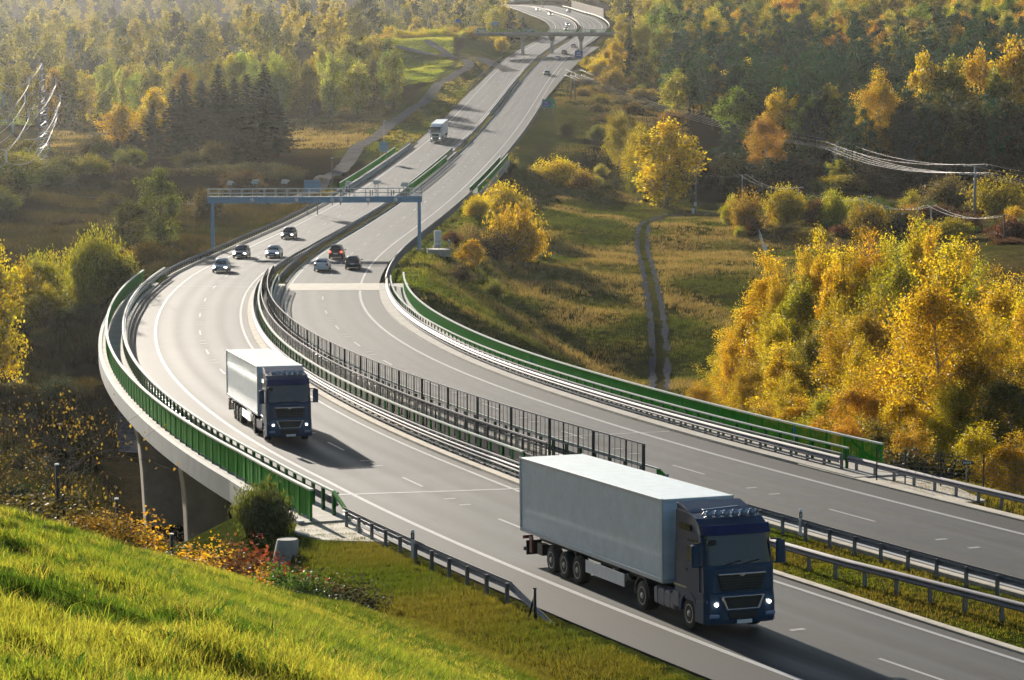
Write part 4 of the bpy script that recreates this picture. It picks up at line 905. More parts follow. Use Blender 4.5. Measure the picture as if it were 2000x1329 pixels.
def lorry(label, paint, visor, box, left, s, off_, yaw=0, white=False, rear_s=True):
    t = thing('lorry', label, 'lorry')
    # trailer: nose end at y=-13.6, rear at y=0
    W2 = 1.28
    b = MB().box((0, -6.8, 2.62), (2 * W2 - .02, 13.58, 2.76)).build('trailer_box', box, t, bevel=.025)
    mb = MB()
    for x in (-W2, W2):
        mb.box((x, -6.8, 1.27), (.05, 13.6, .14)); mb.box((x, -6.8, 3.95), (.05, 13.6, .1))
        for y in (-.05, -13.55): mb.box((x, y, 2.62), (.06, .12, 2.8))
    for y in (-.04, -13.57):
        mb.box((0, y, 3.95), (2 * W2, .1, .1)); mb.box((0, y, 1.27), (2 * W2, .1, .14))
    mb.build('edge_trim', M['cab'], b, bevel=.01)
    MB().box((0, -13.64, 3.2), (1.7, .12, .9)).box((0, -13.7, 3.2), (1.5, .1, .7)).build('cooling_unit', M['white'], b, bevel=.03)
    MB().box((-.5, -6.5, .98), (.14, 12.6, .36)).box((.5, -6.5, .98), (.14, 12.6, .36)).box((0, -5, .95), (2.0, .12, .2)).box((0, -9, .95), (2.0, .12, .2)).build('chassis_frame', M['black'], t)
    for sx in (-1, 1):
        MB().box((sx * 1.22, -8.35, .78), (.05, 3.6, .46)).build('side_guard', M['white'] if not white else M['cab'], t, bevel=.02)
        MB().box((sx * .95, -.55, .62), (.62, .05, .55)).build('mud_flap', M['black'], t)
        MB().box((sx * 1.08, -1.9, .72), (.3, .5, .42)).build('tool_box', M['black'], t, bevel=.02)
        MB().box((sx * 1.2, -.95, .78), (.08, .28, .62)).build('fire_case', M['trunkred'] if sx < 0 else M['black'], t, bevel=.02)
        for y in (-3.1, -4.41, -5.72): wheel(t, sx * 1.05, y, .5, .36, .3)
        wheel(t, sx * 1.0, -11.75, .51, .5, .3); wheel(t, sx * 1.04, -15.55, .51, .34, .3)
        mg = MB(); n = 12
        mg.sweep([[(sx * x_, -11.75 + q * math.cos(math.pi * k / n), .51 + q * math.sin(math.pi * k / n)) for x_, q in ((.78, .62), (1.26, .62), (1.26, .66), (.78, .66))] for k in range(n + 1)], True, True); mg.build('mudguard', M['black'], t)
        MB().box((sx * 1.0, -13.55, .72), (.5, 1.7, .58)).build('fuel_tank', M['galv'], t, bevel=.09)
        mb = MB()
        for y in (-13.05, -13.6, -14.1): mb.box((sx * 1.0, y, .72), (.515, .05, .6))
        mb.build('tank_strap', M['dark'], t)
    MB().box((0, -.12, .52), (2.4, .1, .14)).build('underrun_bar', M['dark'], t)
    for sx in (-1, 1): MB().box((sx * 1.0, -.02, .95), (.4, .06, .13)).build('tail_lamp', M['red'], t)
    # cab
    zb = .95
    prof = lambda k: [(-14.42, zb), (-16.93 + k, zb), (-16.95 + k, 1.5), (-16.93 + k, 2.12), (-16.88 + k, 2.2), (-16.68 + k * 1.1, 3.22), (-16.5 + k * 1.2, 3.5), (-16.15 + k, 3.66), (-15.6 + k * .4, 3.76), (-14.7, 3.8), (-14.42, 3.78)]
    st = [(-1.22, .34), (-1.235, .2), (-1.15, .08), (-.9, .02), (0, 0), (.9, .02), (1.15, .08), (1.235, .2), (1.22, .34)]
    def sx_in(x, z): return x * (1 - max(0, z - 2.9) * .07)
    cb = MB().sweep([[(sx_in(x, z), y, z) for y, z in prof(k)] for x, k in st], True, True).build('cab', paint, t, False, .03)
    MB().sweep([[(sx_in(x, 2.8) * .965, -16.90 + k * 1.04 + (z - 2.2) * .196, z) for z in (2.24, 2.55, 2.95, 3.18)] for x, k in st[1:-1]]).build('windscreen', M['glass'], cb, True)
    mb = MB().sweep([[(sx_in(x, 3.3) * .99, -16.82 + k * 1.1 + dy, z) for dy, z in ((0, 3.2), (-.06, 3.2), (.10, 3.5), (.16, 3.5))] for x, k in st[1:-1]], True, True); mb.build('sun_visor', visor, cb, bevel=.01)
    # roof deflector and light bar
    MB().sweep([[(x, y, z) for y, z in ((-14.4, 3.74), (-15.5, 3.78), (-15.2, 3.86), (-14.5, 4.02), (-14.38, 4.0))] for x in (-1.12, -.95, .95, 1.12)], True, True).build('roof_deflector', paint, cb, bevel=.03)
    mb = MB().tube([(-.98, -16.05, 3.72), (-.92, -16.12, 3.86), (.92, -16.12, 3.86), (.98, -16.05, 3.72)], .03, 6); mb.tube([(-.92, -16.14, 3.7), (.92, -16.14, 3.7)], .03, 6)
    if not white:
        lb = mb.build('light_bar', M['chrome'], cb, True)
        for k in range(6):
            x = -.76 + k * .304; MB().cyl((x, -16.12, 3.8), .125, .14, 'y', 14, .1).build('spotlight', M['chrome'], lb, True); MB().cyl((x, -16.2, 3.8), .108, .02, 'y', 14).build('lens', M['lampd'], lb, True)
        mb = MB().tube([(-.6, -15.4, 3.84), (.6, -15.4, 3.9)], .025, 6); mb.tube([(-.6, -15.0, 3.82), (-.6, -15.4, 3.84)], .02, 5).build('roof_rail', M['chrome'], cb)
    # front face
    yf = -16.97
    def trap(z0, z1, w0, w1, y, dep): return [(-w0, y, z0), (w0, y, z0), (w1, y, z1), (-w1, y, z1), (-w0, y + dep, z0), (w0, y + dep, z0), (w1, y + dep, z1), (-w1, y + dep, z1)]
    BF = [(0, 1, 2, 3), (7, 6, 5, 4), (0, 4, 5, 1), (1, 5, 6, 2), (2, 6, 7, 3), (3, 7, 4, 0)]
    g = MB().add(trap(1.42, 1.92, .7, .82, yf - .02, .1), BF).build('grille', M['black'], cb, bevel=.02)
    mb = MB()
    for k in range(5): mb.box((0, yf - .035, 1.5 + .085 * k), (1.36 + .04 * k, .03, .022))
    mb.build('grille_slats', M['dark'], g)
    MB().box((0, yf - .06, 1.955), (1.66, .05, .06)).build('chrome_strip', M['chrome'], g, bevel=.015)
    MB().add(trap(1.87, 1.95, .04, .15, yf - .085, .05), BF).build('emblem', M['chrome'], g, bevel=.01)
    # bumper with cut-outs
    bst = [(-1.25, .42), (-1.25, .25), (-1.12, .06), (-.8, 0), (0, 0), (.8, 0), (1.12, .06), (1.25, .25), (1.25, .42)]
    bp = MB().sweep([[(x, y + k, z) for y, z in ((yf - .02, .34), (yf - .07, .5), (yf - .07, 1.0), (yf - .0, 1.34), (yf + .5, 1.34), (yf + .5, .34))] for x, k in bst], True, True).build('bumper', paint, t, bevel=.03)
    MB().add(trap(.86, 1.2, .52, .66, yf - .1, .05), BF).build('lower_grille', M['black'], bp, bevel=.02)
    mb = MB()
    mb.bar((-.76, yf - .105, 1.24), (.76, yf - .105, 1.24), .07, .04); mb.bar((-.72, yf - .105, 1.22), (-.55, yf - .105, .82), .05, .07); mb.bar((.72, yf - .105, 1.22), (.55, yf - .105, .82), .05, .07); mb.bar((-.56, yf - .105, .83), (.56, yf - .105, .83), .05, .04)
    mb.build('chrome_frame', M['chrome'], bp, bevel=.01)
    MB().add(trap(.5, .74, .46, .54, yf - .09, .05), BF).build('air_intake', M['black'], bp, bevel=.02)
    MB().box((0.05, yf - .1, .42), (.52, .03, .115)).build('number_plate', M['plate'], bp)
    for sx in (-1, 1):
        h = MB().add([(sx * .78, yf - .07, .88), (sx * 1.16, yf + .06, .90), (sx * 1.2, yf + .08, 1.12), (sx * .82, yf - .07, 1.1)] + [(sx * .78, yf + .1, .88), (sx * 1.16, yf + .2, .90), (sx * 1.2, yf + .2, 1.12), (sx * .82, yf + .1, 1.1)], BF).build('headlight', M['lampd'], bp, bevel=.015)
        MB().cyl((sx * .93, yf - .085, 1.0), .06, .06, 'y', 14).build('beam', M['lampw'], h, True)
        MB().box((sx * .98, yf - .045, .62), (.36, .06, .13), 0).build('fog_lamp', M['lampd'], bp, bevel=.03)
        # mirrors, doors, windows, steps
        mb = MB().bar((sx * 1.2, -16.6, 2.95), (sx * 1.52, -16.72, 2.95), .05); mb.bar((sx * 1.2, -16.6, 2.2), (sx * 1.52, -16.72, 2.2), .05); m_ = mb.build('mirror_arm', M['black'], cb)
        MB().box((sx * 1.5, -16.72, 2.55), (.3, .16, .75)).build('mirror', paint, m_, bevel=.05); (sx < 0) and MB().box((sx * 1.05, -16.98, 3.0), (.3, .14, .18)).build('kerb_mirror', M['black'], m_, bevel=.04)
        dr = MB().box((sx * 1.238, -15.85, 1.95), (.02, 1.2, 1.9)).build('door', paint, cb, bevel=.008)
        MB().add([(sx * 1.255, -16.42, 2.25), (sx * 1.255, -15.5, 2.25), (sx * 1.245, -15.5, 2.95), (sx * 1.245, -16.28, 2.95)] + [(sx * 1.23, -16.42, 2.25), (sx * 1.23, -15.5, 2.25), (sx * 1.22, -15.5, 2.95), (sx * 1.22, -16.28, 2.95)], BF).build('side_window', M['glass'], dr)
        MB().box((sx * 1.256, -15.4, 1.95), (.03, .16, .07)).build('handle', M['black'], dr)
        MB().box((sx * 1.205, -15.25, 3.32), (.03, .9, .22)).build('upper_window', M['glass'], cb)
        MB().box((sx * 1.245, -14.95, 1.35), (.03, 1.0, .06)).build('belt_line', M['chrome'], cb)
        sk = MB(); n = 12
        sk.sweep([[(sx * x_, -15.55 + q * math.cos(math.pi * k / n) , .55 + q * math.sin(math.pi * k / n)) for x_, q in ((.85, .58), (1.26, .58), (1.26, .72), (.85, .72))] for k in range(n + 1)], True, True); sk.build('wheel_arch', paint, cb)
        MB().box((sx * 1.19, -16.5, .72), (.14, .6, .74)).build('step_panel', paint, bp, bevel=.04)
        MB().box((sx * 1.17, -14.55, .85), (.16, .5, .5)).build('side_skirt', M['galv'], t, bevel=.04)
    mb = MB()
    for x in (-.55, .1, ): mb.bar((x, -16.96, 2.24), (x + .55, -16.93, 2.36), .03)
    mb.build('wiper', M['black'], cb)
    MB().box((-.2, -16.2, 2.2), (1.6, .3, .1)).build('dashboard', M['black'], cb)
    pose(t, left, s, off_, False, yaw); return t
lorry('dark blue lorry with roof spotlights and white trailer, nearest, passing the grass verge', M['blue'], M['bluev'], M['boxw'], True, -7.91, -1.875 + .09, .002)
lorry('second dark blue lorry with white trailer, out on the curve of the viaduct', M['blue'], M['bluev'], M['boxw'], True, 52.02, -1.875 + .13, -.0045)
lorry('white lorry far off on the straight beyond the small bridge', M['white'], M['glass'], M['boxw'], True, 483, -1.5, 0, True)

def car(label, paint, kind, left, s, off_, away, lights=True, k=1.0, p=None, rz=0):
    t = thing('car', label, 'car')
    W = .875 * k
    Hs = dict(hatch=(1.5, 2.05), sedan=(1.43, 2.25), estate=(1.5, 2.25), mpv=(1.66, 2.05))[kind]; Ht, L2 = Hs
    tail = dict(hatch=.98, sedan=1.0, estate=.98, mpv=1.05)[kind]
    # body: sections from nose to tail as (y, half width, sill z, shoulder z)
    sec = [(-L2, .74, .36, .62), (-L2 + .1, .9, .24, .70), (-L2 + .45, .97, .20, .80), (-L2 + .95, 1.0, .2, .88), (-L2 + 1.25, 1.0, .2, .93), (-.2, 1.0, .2, .95), (.7, 1.0, .2, .97), (1.3, 1.0, .2, tail + .0), (L2 - .3, .97, .22, tail), (L2 - .06, .92, .28, tail - .06), (L2, .84, .4, tail - .22)]
    rows_ = []
    for y, w, z0, z1 in sec:
        x = W * w; rows_.append([(-x * .93, y, z0), (-x, y, z0 + .14), (-x * 1.0, y, (z0 + z1) / 2 + .05), (-x * .96, y, z1 - .06), (-x * .84, y, z1), (0, y, z1 + .03), (x * .84, y, z1), (x * .96, y, z1 - .06), (x * 1.0, y, (z0 + z1) / 2 + .05), (x, y, z0 + .14), (x * .93, y, z0)])
    b = MB().sweep(rows_, True, True).build('body', paint, t, True, 0)
    yr = dict(hatch=(1.45, 2.0), sedan=(.95, 1.65), estate=(1.75, 2.15), mpv=(1.6, 1.98))[kind]; yw = (-1.05, -.25) if kind != 'mpv' else (-1.25, -.35)
    xb, xt = W * .9, W * .68
    def ring(z_, f):
        y0 = yw[0] + (yw[1] - yw[0]) * f; y1 = yr[1] + (yr[0] - yr[1]) * f; x = xb + (xt - xb) * f
        return [(-x, y0 + .12, z_), (-x * .8, y0, z_), (x * .8, y0, z_), (x, y0 + .12, z_), (x, y1 - .1, z_), (x * .85, y1, z_), (-x * .85, y1, z_), (-x, y1 - .1, z_)]
    rf = MB().sweep([ring(.93, 0), ring(Ht - .08, .95), [(x * .93, y * .97 if y > 0 else y * .9, Ht) for x, y, z in ring(0, 1)]], True, True).build('roof', paint, t, True)
    z0, z1 = .97, Ht - .13
    def pane(nm, pts): MB().add(pts, [tuple(range(len(pts)))]).build(nm, M['glass'], t, flip=False)
    def at(f, k_): return ring(z0 + (z1 - z0) * f, .04 + .86 * f)[k_]
    e = .018
    pane('windscreen', [(at(0, 1)[0], at(0, 1)[1] - e, z0), (at(0, 2)[0], at(0, 2)[1] - e, z0), (at(1, 2)[0], at(1, 2)[1] - e, z1), (at(1, 1)[0], at(1, 1)[1] - e, z1)])
    pane('rear_window', [(at(0, 5)[0], at(0, 5)[1] + e, z0 + .03), (at(0, 6)[0], at(0, 6)[1] + e, z0 + .03), (at(1, 6)[0], at(1, 6)[1] + e, z1), (at(1, 5)[0], at(1, 5)[1] + e, z1)])
    for a, c, sx in ((0, 7, -1), (3, 4, 1)):
        ya0, yc0, ya1, yc1 = at(0, a)[1] + .12, at(0, c)[1] - .15, at(1, a)[1] + .12, at(1, c)[1] - .12
        for f0, f1 in ((0, .46), (.5, 1)):
            q = lambda f, yA, yC: yA + (yC - yA) * f
            pane('side_window', [(at(0, a)[0] + sx * e, q(f0, ya0, yc0), z0), (at(0, a)[0] + sx * e, q(f1, ya0, yc0), z0), (at(1, a)[0] + sx * e, q(f1, ya1, yc1), z1), (at(1, a)[0] + sx * e, q(f0, ya1, yc1), z1)])
        MB().box((sx * (W + .1), yw[0] + .45, .98), (.2, .1, .14)).build('mirror', paint, t, bevel=.03)
        MB().box((sx * W * .74, -L2 + .06, .62), (.34, .12, .15)).build('headlight', M['lampw'] if lights and not away else M['lampd'], t, bevel=.03)
        MB().box((sx * W * .78, L2 - .03, tail - .18), (.26, .1, .26)).build('tail_light', M['brake' if kind == 'mpv' else 'red'], t, bevel=.03)
        wheel(t, sx * (W - .08), -L2 + .85, .31, .2, .2); wheel(t, sx * (W - .08), L2 - .8, .31, .2, .2)
    MB().box((0, -L2 + .0, .56), (.7, .05, .12)).build('grille', M['black'], t, bevel=.01); MB().box((0, -L2 + .03, .33), (1.1, .08, .14)).build('air_intake', M['black'], t, bevel=.02)
    MB().box((0, -L2 - .03, .43), (.5, .02, .11)).build('number_plate', M['plate'], t); MB().box((0, L2 + .015, .66 if kind != 'sedan' else .7), (.5, .02, .11)).build('number_plate', M['plate'], t)
    MB().box((0, L2 - .02, .36), (1.45 * k, .12, .2)).build('rear_bumper', M['black'] if kind in ('hatch', 'mpv') else paint, t, bevel=.03)
    if p is None: pose(t, left, s, off_, away)
    else: t.location = p; t.rotation_euler = (0, 0, rz)
    return t
CP = dict(ice=paintmat('ice_blue_lacquer', (.30, .40, .46), .8), navy=paintmat('midnight_lacquer', (.02, .025, .045), .8), silv=paintmat('silver_blue_lacquer', (.34, .40, .46), .8, .3, .3), mar=paintmat('maroon_lacquer', (.06, .022, .022), .7),
          whit=paintmat('car_white_lacquer', (.66, .68, .68), .8), blk=paintmat('black_lacquer', (.014, .013, .016), .8), gry=paintmat('slate_lacquer', (.035, .04, .055), .8), lg=paintmat('light_grey_lacquer', (.42, .43, .44), .7, .3, .2))
car('light blue hatchback coming closest towards the viaduct, left lane of the four oncoming cars', CP['ice'], 'hatch', True, 183.5, -1.2, False)
car('dark blue estate with lit headlights in the outer lane behind the light blue hatchback', CP['navy'], 'estate', True, 209.5, -2.0, False)
car('silver-blue saloon with lit headlights in the inner lane by the guardrail', CP['silv'], 'sedan', True, 210.5, 1.9, False)
car('dark maroon hatchback last of the four oncoming cars, past the gantry shadow', CP['mar'], 'hatch', True, 245.5, -1.0, False)
car('white saloon driving away, behind the black people carrier', CP['whit'], 'sedan', False, 189.5, -1.4, True)
car('black people carrier with a lit tail lamp driving away in the fast lane', CP['blk'], 'mpv', False, 209.5, -1.2, True)
car('slate grey hatchback driving away in the right lane', CP['gry'], 'hatch', False, 192.5, 2.0, True)
car('pale car driving away near the green sign, alone in the right lane', CP['lg'], 'hatch', False, 676, 2.3, True)
car('white car driving away just before the overpass columns', CP['whit'], 'sedan', False, 731, 1.4, True)
car('small dark car driving away just in front of the overpass', CP['blk'], 'hatch', False, 760, 1.6, True)
car('white car driving away under the overpass', CP['whit'], 'hatch', False, 798, 2.0, True)
for u, v, l in ((1096, 60, 'hazy pale car coming out just behind the overpass railing'), (1094, 51, 'hazy pale car in the oncoming lanes beyond the overpass'), (1070, 31, 'hazy pale car on the far bend with the crash barrier beside it'), (1021, 22, 'hazy white car furthest away on the oncoming lanes')):
    best = min(np.arange(780, 1150, 2), key=lambda s_: abs((lambda q: CV + F * math.tan(-math.atan2(q.z, q.y) - PIT) - v)(rp(True, s_, 0))))
    car(l, CP['lg'] if v != 22 else CP['whit'], 'sedan', True, float(best), 1.0, False, True)
for u, v, l in ((1150, 64, 'hazy white car driving away right behind the overpass railing'), (1090, 25, 'hazy pale car driving away on the far bend')):
    best = min(np.arange(780, 1150, 2), key=lambda s_: abs((lambda q: CV + F * math.tan(-math.atan2(q.z, q.y) - PIT) - v)(rp(False, s_, 0))))
    car(l, CP['whit'], 'hatch', False, float(best), 1.5, True)
for u, c_, l in ((941, 'lg', 'pale car on the overpass at its left end'), (1033, 'silv', 'silver car crossing the overpass above the left column')):
    z = wpt(1000, 66, 873).z + .38; car(l, CP[c_], 'hatch', False, 0, 0, False, False, 1, Vector((xu(u, 873), 871.5, z)), R(90))
p = gp(513, 438); p.z += .3
car('tiny white car on the lower road glimpsed through the gantry railing', CP['whit'], 'hatch', False, 0, 0, False, False, 1, p, R(90))
# ------------------------------------------------------------------ trees
def unitv(n, rng):
    v = rng.normal(size=(n, 3)); return v / np.linalg.norm(v, axis=1)[:, None]
def cards(C, sx, sy, rng, droop=0.0, axis=None, sc=1.0):
    n = len(C); a = unitv(n, rng)
    if axis is not None: a = a * .45 + axis; a /= np.linalg.norm(a, axis=1)[:, None]
    a[:, 2] -= droop; a /= np.linalg.norm(a, axis=1)[:, None]
    b = np.cross(a, unitv(n, rng)); b /= np.linalg.norm(b, axis=1)[:, None] + 1e-9
    k = rng.uniform(.65, 1.35, (n, 1)) * np.reshape(sc, (-1, 1)); A = a * sx * k / 2; B = b * sy * k / 2
    V = np.stack([C - A, C + B * .95 - A * .1, C + A, C - B * .95 - A * .1], 1).reshape(-1, 3)
    return V
def leafmesh(name, V, rng, var=None, hue=None):
    n = len(V) // 4
    var = rng.uniform(0, 1, n) if var is None else var; hue = rng.uniform(0, 1, n) if hue is None else hue
    return npmesh(name, V, np.arange(n * 4).reshape(n, 4), 4, {'var': np.repeat(var, 4), 'hue': np.repeat(hue, 4)})
def crownpts(C, per, sig, rng, droop=0.0):
    P = np.repeat(C, per, 0) + rng.normal(size=(len(C) * per, 3)) * sig
    if droop: P[:, 2] -= np.abs(rng.normal(size=len(P))) * droop
    cv = np.repeat(rng.uniform(.2, .8, len(C)), per); ch = np.repeat(rng.uniform(.1, .9, len(C)), per)
    return P, np.clip(cv + rng.normal(0, .22, len(P)), 0, 1), np.clip(ch + rng.normal(0, .15, len(P)), 0, 1)
class Tree:
    def __init__(s, kind, trunk, tm, crown, cm, h, w): s.kind, s.trunk, s.tm, s.crown, s.cm, s.h, s.w = kind, trunk, tm, crown, cm, h, w
def limbed(seed, h, w, base, nl, twigs, per, sig, leaf, droop, bark, kind, form=1.0, rise=.75, lean=0.0, tr=.016, aspect=.75, mat='leaf', topfill=10, sides=6):
    rng = np.random.default_rng(seed); mb = MB(); C = []
    wob = rng.normal(0, .012 * h, (7, 2)); wob[0] = 0
    tz = np.linspace(0, h * .93, 7); tp = [np.array([wob[i, 0] * i / 4 + lean * tz[i], wob[i, 1] * i / 4, tz[i]]) for i in range(7)]
    mb.tube(tp, [h * tr * (1 - .9 * i / 6.3) for i in range(7)], sides + 1)
    def trunk(t): return np.array([np.interp(t * h, tz, [p[i] for p in tp]) for i in range(3)])
    for i in range(nl):
        t = base + (.93 - base) * ((i + rng.uniform(0, .8)) / nl); f = (t - base) / (1 - base)
        rad = w / 2 * ((min(1, (f + .15) / .38) ** .7 * (1 - f * .93) ** .72 * 1.12) if kind == 'birch' else math.sin(math.pi * min(1, max(.04, f * .86 + .1)) ** form) ** .75) * rng.uniform(.45, 1.2)
        az = i * 2.4 + rng.uniform(-.6, .6); d = np.array([math.cos(az), math.sin(az), 0]); p0 = trunk(t * .86)
        up = rise * rng.uniform(.7, 1.25) * (1.1 - .3 * f)
        pts = [p0 + d * rad * q + np.array([0, 0, rad * up * (q - .35 * q * q)]) + rng.normal(0, .03 * rad, 3) * q for q in (0, .33, .66, 1.0)]
        r0 = h * tr * .42 * (1 - .6 * f); mb.tube(pts, [r0, r0 * .7, r0 * .42, r0 * .15], sides - 1, False)
        C += [pts[2] + rng.normal(0, .2, 3), pts[3]]
        for k in range(twigs):
            q = rng.uniform(.35, 1); a = np.array([np.interp(q, (0, .33, .66, 1), [p[j] for p in pts]) for j in range(3)])
            e = a + (d * rng.uniform(.0, .5) + rng.normal(0, .55, 3) + np.array([0, 0, .35])) * rad * .45
            mb.tube([a, (a + e) / 2 + rng.normal(0, .04, 3), e], [r0 * .3, r0 * .2, r0 * .08], 4, False); C.append(e); C.append((a + e) / 2)
    for k in range(topfill): C.append(trunk(rng.uniform(.8, 1.0)) + np.append(rng.normal(0, w * .07, 2), rng.uniform(0, .05) * h))
    C = np.array(C); P, var, hue = crownpts(C, per, sig, rng, droop)
    P[:, 2] = np.maximum(P[:, 2], .15)
    V = cards(P, leaf, leaf * aspect, rng, .5 if droop else .15)
    return Tree(kind, mb.mesh('trunk'), bark, leafmesh('crown', V, rng, var, hue), M[mat], h, w)
def spruce(seed, h, w, dens=1.0):
    rng = np.random.default_rng(seed); mb = MB().tube([(0, 0, 0), (0, 0, h * .98)], [h * .014, .02], 7); C = []; A = []; SCL = []; z = h * .07
    while z < h * .985:
        f = z / h; L = w / 2 * (1 - f) ** .92 * (.6 + .4 * min(1, f * 6)) + .12; n = max(4, int(7 * dens))
        a0 = rng.uniform(0, 6.28)
        for k in range(n):
            az = a0 + 6.28 * k / n + rng.uniform(-.3, .3); l = L * rng.uniform(.7, 1.12); d = np.array([math.cos(az), math.sin(az), 0])
            m = max(2, int(l / .42))
            for j in range(m):
                q = (j + .6) / m; sag = -.32 * l * q + .22 * l * q * q
                for side in range(2):
                    C.append(d * l * q + np.array([0, 0, z + sag]) + rng.normal(0, .1, 3)); A.append(d + np.array([0, 0, -.35 + .35 * q])); SCL.append(.22 + .78 * min(1, L / 1.6))
        z += h * .028 / dens * (1 - .45 * f)
    C = np.array(C); V = cards(C, .85, .36, rng, .1, np.array(A), np.array(SCL))
    return Tree('spruce', mb.mesh('trunk'), M['bark'], leafmesh('crown', V, rng), M['needle'], h, w)
def bushy(seed, h, w, n, per, leaf, spiky=0.0, mat='leaf'):
    rng = np.random.default_rng(seed); mb = MB(); C = []
    for i in range(n):
        az = rng.uniform(0, 6.28); lob = 1 + .28 * math.sin(3 * az + seed) + .2 * math.sin(5 * az + 2 * seed); q_ = math.sqrt(rng.uniform(0, 1)); r_ = w / 2 * q_ * lob; top = h * (.72 + .3 * math.sin(2 * az + seed * 1.7) * q_ + .28 * rng.uniform(0, 1)) * (1 - q_ ** 2 * (.5 - .2 * spiky)) * rng.uniform(.75, 1.1)
        e = np.array([math.cos(az) * r_, math.sin(az) * r_, top]); b0 = e * np.array([.25, .25, 0])
        if i < 26: mb.tube([b0, (b0 + e) / 2 + rng.normal(0, .06 * h, 3) * [1, 1, 0], e], [.025 * h ** .7, .016 * h ** .7, .004], 4, False)
        for q in (1.0, .8, .58, .36): C.append(b0 + (e - b0) * q + rng.normal(0, .05 * h, 3))
    C = np.array(C); P, var, hue = crownpts(C, per, np.array([.07 * w, .07 * w, .07 * h + .03 * spiky * h]), rng); P[:, 2] = np.maximum(P[:, 2], .03)
    V = cards(P, leaf * (1 + .35 * spiky), leaf * (.8 - .35 * spiky), rng, 0, np.tile([0, 0, .7 * spiky], (len(P), 1)) if spiky else None)
    return Tree('bush', mb.mesh('stem'), M['bark'], leafmesh('foliage', V, rng, var, hue), M[mat], h, w)
BIR = [limbed(100 + i, 15, (6.6, 7.4, 5.8, 8.2)[i], (.12, .16, .08, .2)[i], (22, 24, 18, 26)[i], 5, (84, 78, 90, 78)[i], (.34, .36, .32, .38)[i], .165, (.55, .7, .4, .6)[i], M['birch'] if i != 2 else M['bark'], 'birch', 1.0, 1.15, tr=.0105, aspect=.7) for i in range(4)]
DEC = [limbed(200 + i, 14, (7.5, 9, 6.4, 8.5)[i], (.10, .06, .14, .08)[i], 19, 3, 48, .46, .36, (.5, .2, .7, .3)[i], (M['birch'], M['bark'])[i % 2], 'tree', .9, .8, aspect=.75) for i in range(4)]
PIN = [limbed(300 + i, 17, (6.4, 7.2, 5.6)[i], (.38, .3, .42)[i], 17, 2, 46, .38, .40, 0, M['bark'], 'pine', .8, .35, aspect=.4, mat='needle') for i in range(3)]
SPR = [spruce(400 + i, 18, (6.6, 5.6, 7.2)[i]) for i in range(3)]
FAR = [limbed(500 + i, 14, (8, 7, 9)[i], .12, 10, 2, 22, .55, .72, .3, M['bark'], 'tree', .9, .8, aspect=.8, sides=4) for i in range(3)]
BSH = [bushy(600 + i, 3, (5, 4.2, 5.6)[i], 70, 34, .17, (.0, .25, .1)[i]) for i in range(3)]
SPK = [bushy(620 + i, 3, 4.4, 95, 34, .17, .75) for i in range(2)]
BNR = [bushy(640 + i, 1.6, 2.2, 60, 12, .1, 0) for i in range(3)]
SPN = [bushy(650, 2.2, 2.6, 150, 26, .15, 1.1)]
SAP = [limbed(660 + i, 2.0, .9, .1, 12, 2, 4, .10, .095, 0, M['bark'], 'sapling', 1, 1.2, tr=.008, topfill=3, sides=5) for i in range(2)]
NTREE = 0
def plant(T, pos, h, w, color, label, cat='tree', group=None, name=None, rz=None, bury=.25):
    t = thing(name or {'bush': 'bush', 'birch': 'birch_tree', 'pine': 'pine_tree', 'spruce': 'spruce_tree', 'sapling': 'sapling'}.get(T.kind, 'tree'), label, cat, (pos[0], pos[1], pos[2] - bury), rnd.uniform(0, 6.28) if rz is None else rz, group)
    t.scale = (w / T.w, w / T.w, h / T.h)
    for nm, me, m in ((('stem' if T.kind == 'bush' else 'trunk'), T.trunk, T.tm), (('foliage' if T.kind == 'bush' else 'crown'), T.crown, T.cm)):
        if not me.materials:
            me.materials.append(m)
            if nm in ('trunk', 'stem'): me.polygons.foreach_set('use_smooth', [True] * len(me.polygons))
        o = bpy.data.objects.new(nm, me); COL.objects.link(o); o.parent = t
        if nm in ('crown', 'foliage'): o.color = (*color, 1)
    return t
GOLD, YEL, OLIVE, GREEN, DPINE, DSPR, RUST, ORANGE, BROWN, YG, PALE = ((.52, .345, .028), (.59, .43, .028), (.21, .20, .03), (.09, .135, .022), (.028, .078, .042), (.016, .030, .013), (.14, .055, .025), (.52, .33, .02), (.11, .075, .03), (.38, .35, .035), (.40, .35, .08))
def mixcol(a, b, t): return tuple(x * (1 - t) + y * t for x, y in zip(a, b))
def jit(c, k=.18): return tuple(max(.005, x * rnd.uniform(1 - k, 1 + k)) for x in c)
def tv(T, u, vtop, Y, w, color, label, cat='tree', group=None, name=None, minh=1.0, sink=0, **k):
    if Y < 0: Y = hit(u, -Y)
    g = gp(u, Y); h = max(minh, wpt(u, vtop, Y).z - g.z)
    return plant(T, g, h, w, color, label, cat, group, name, **k)
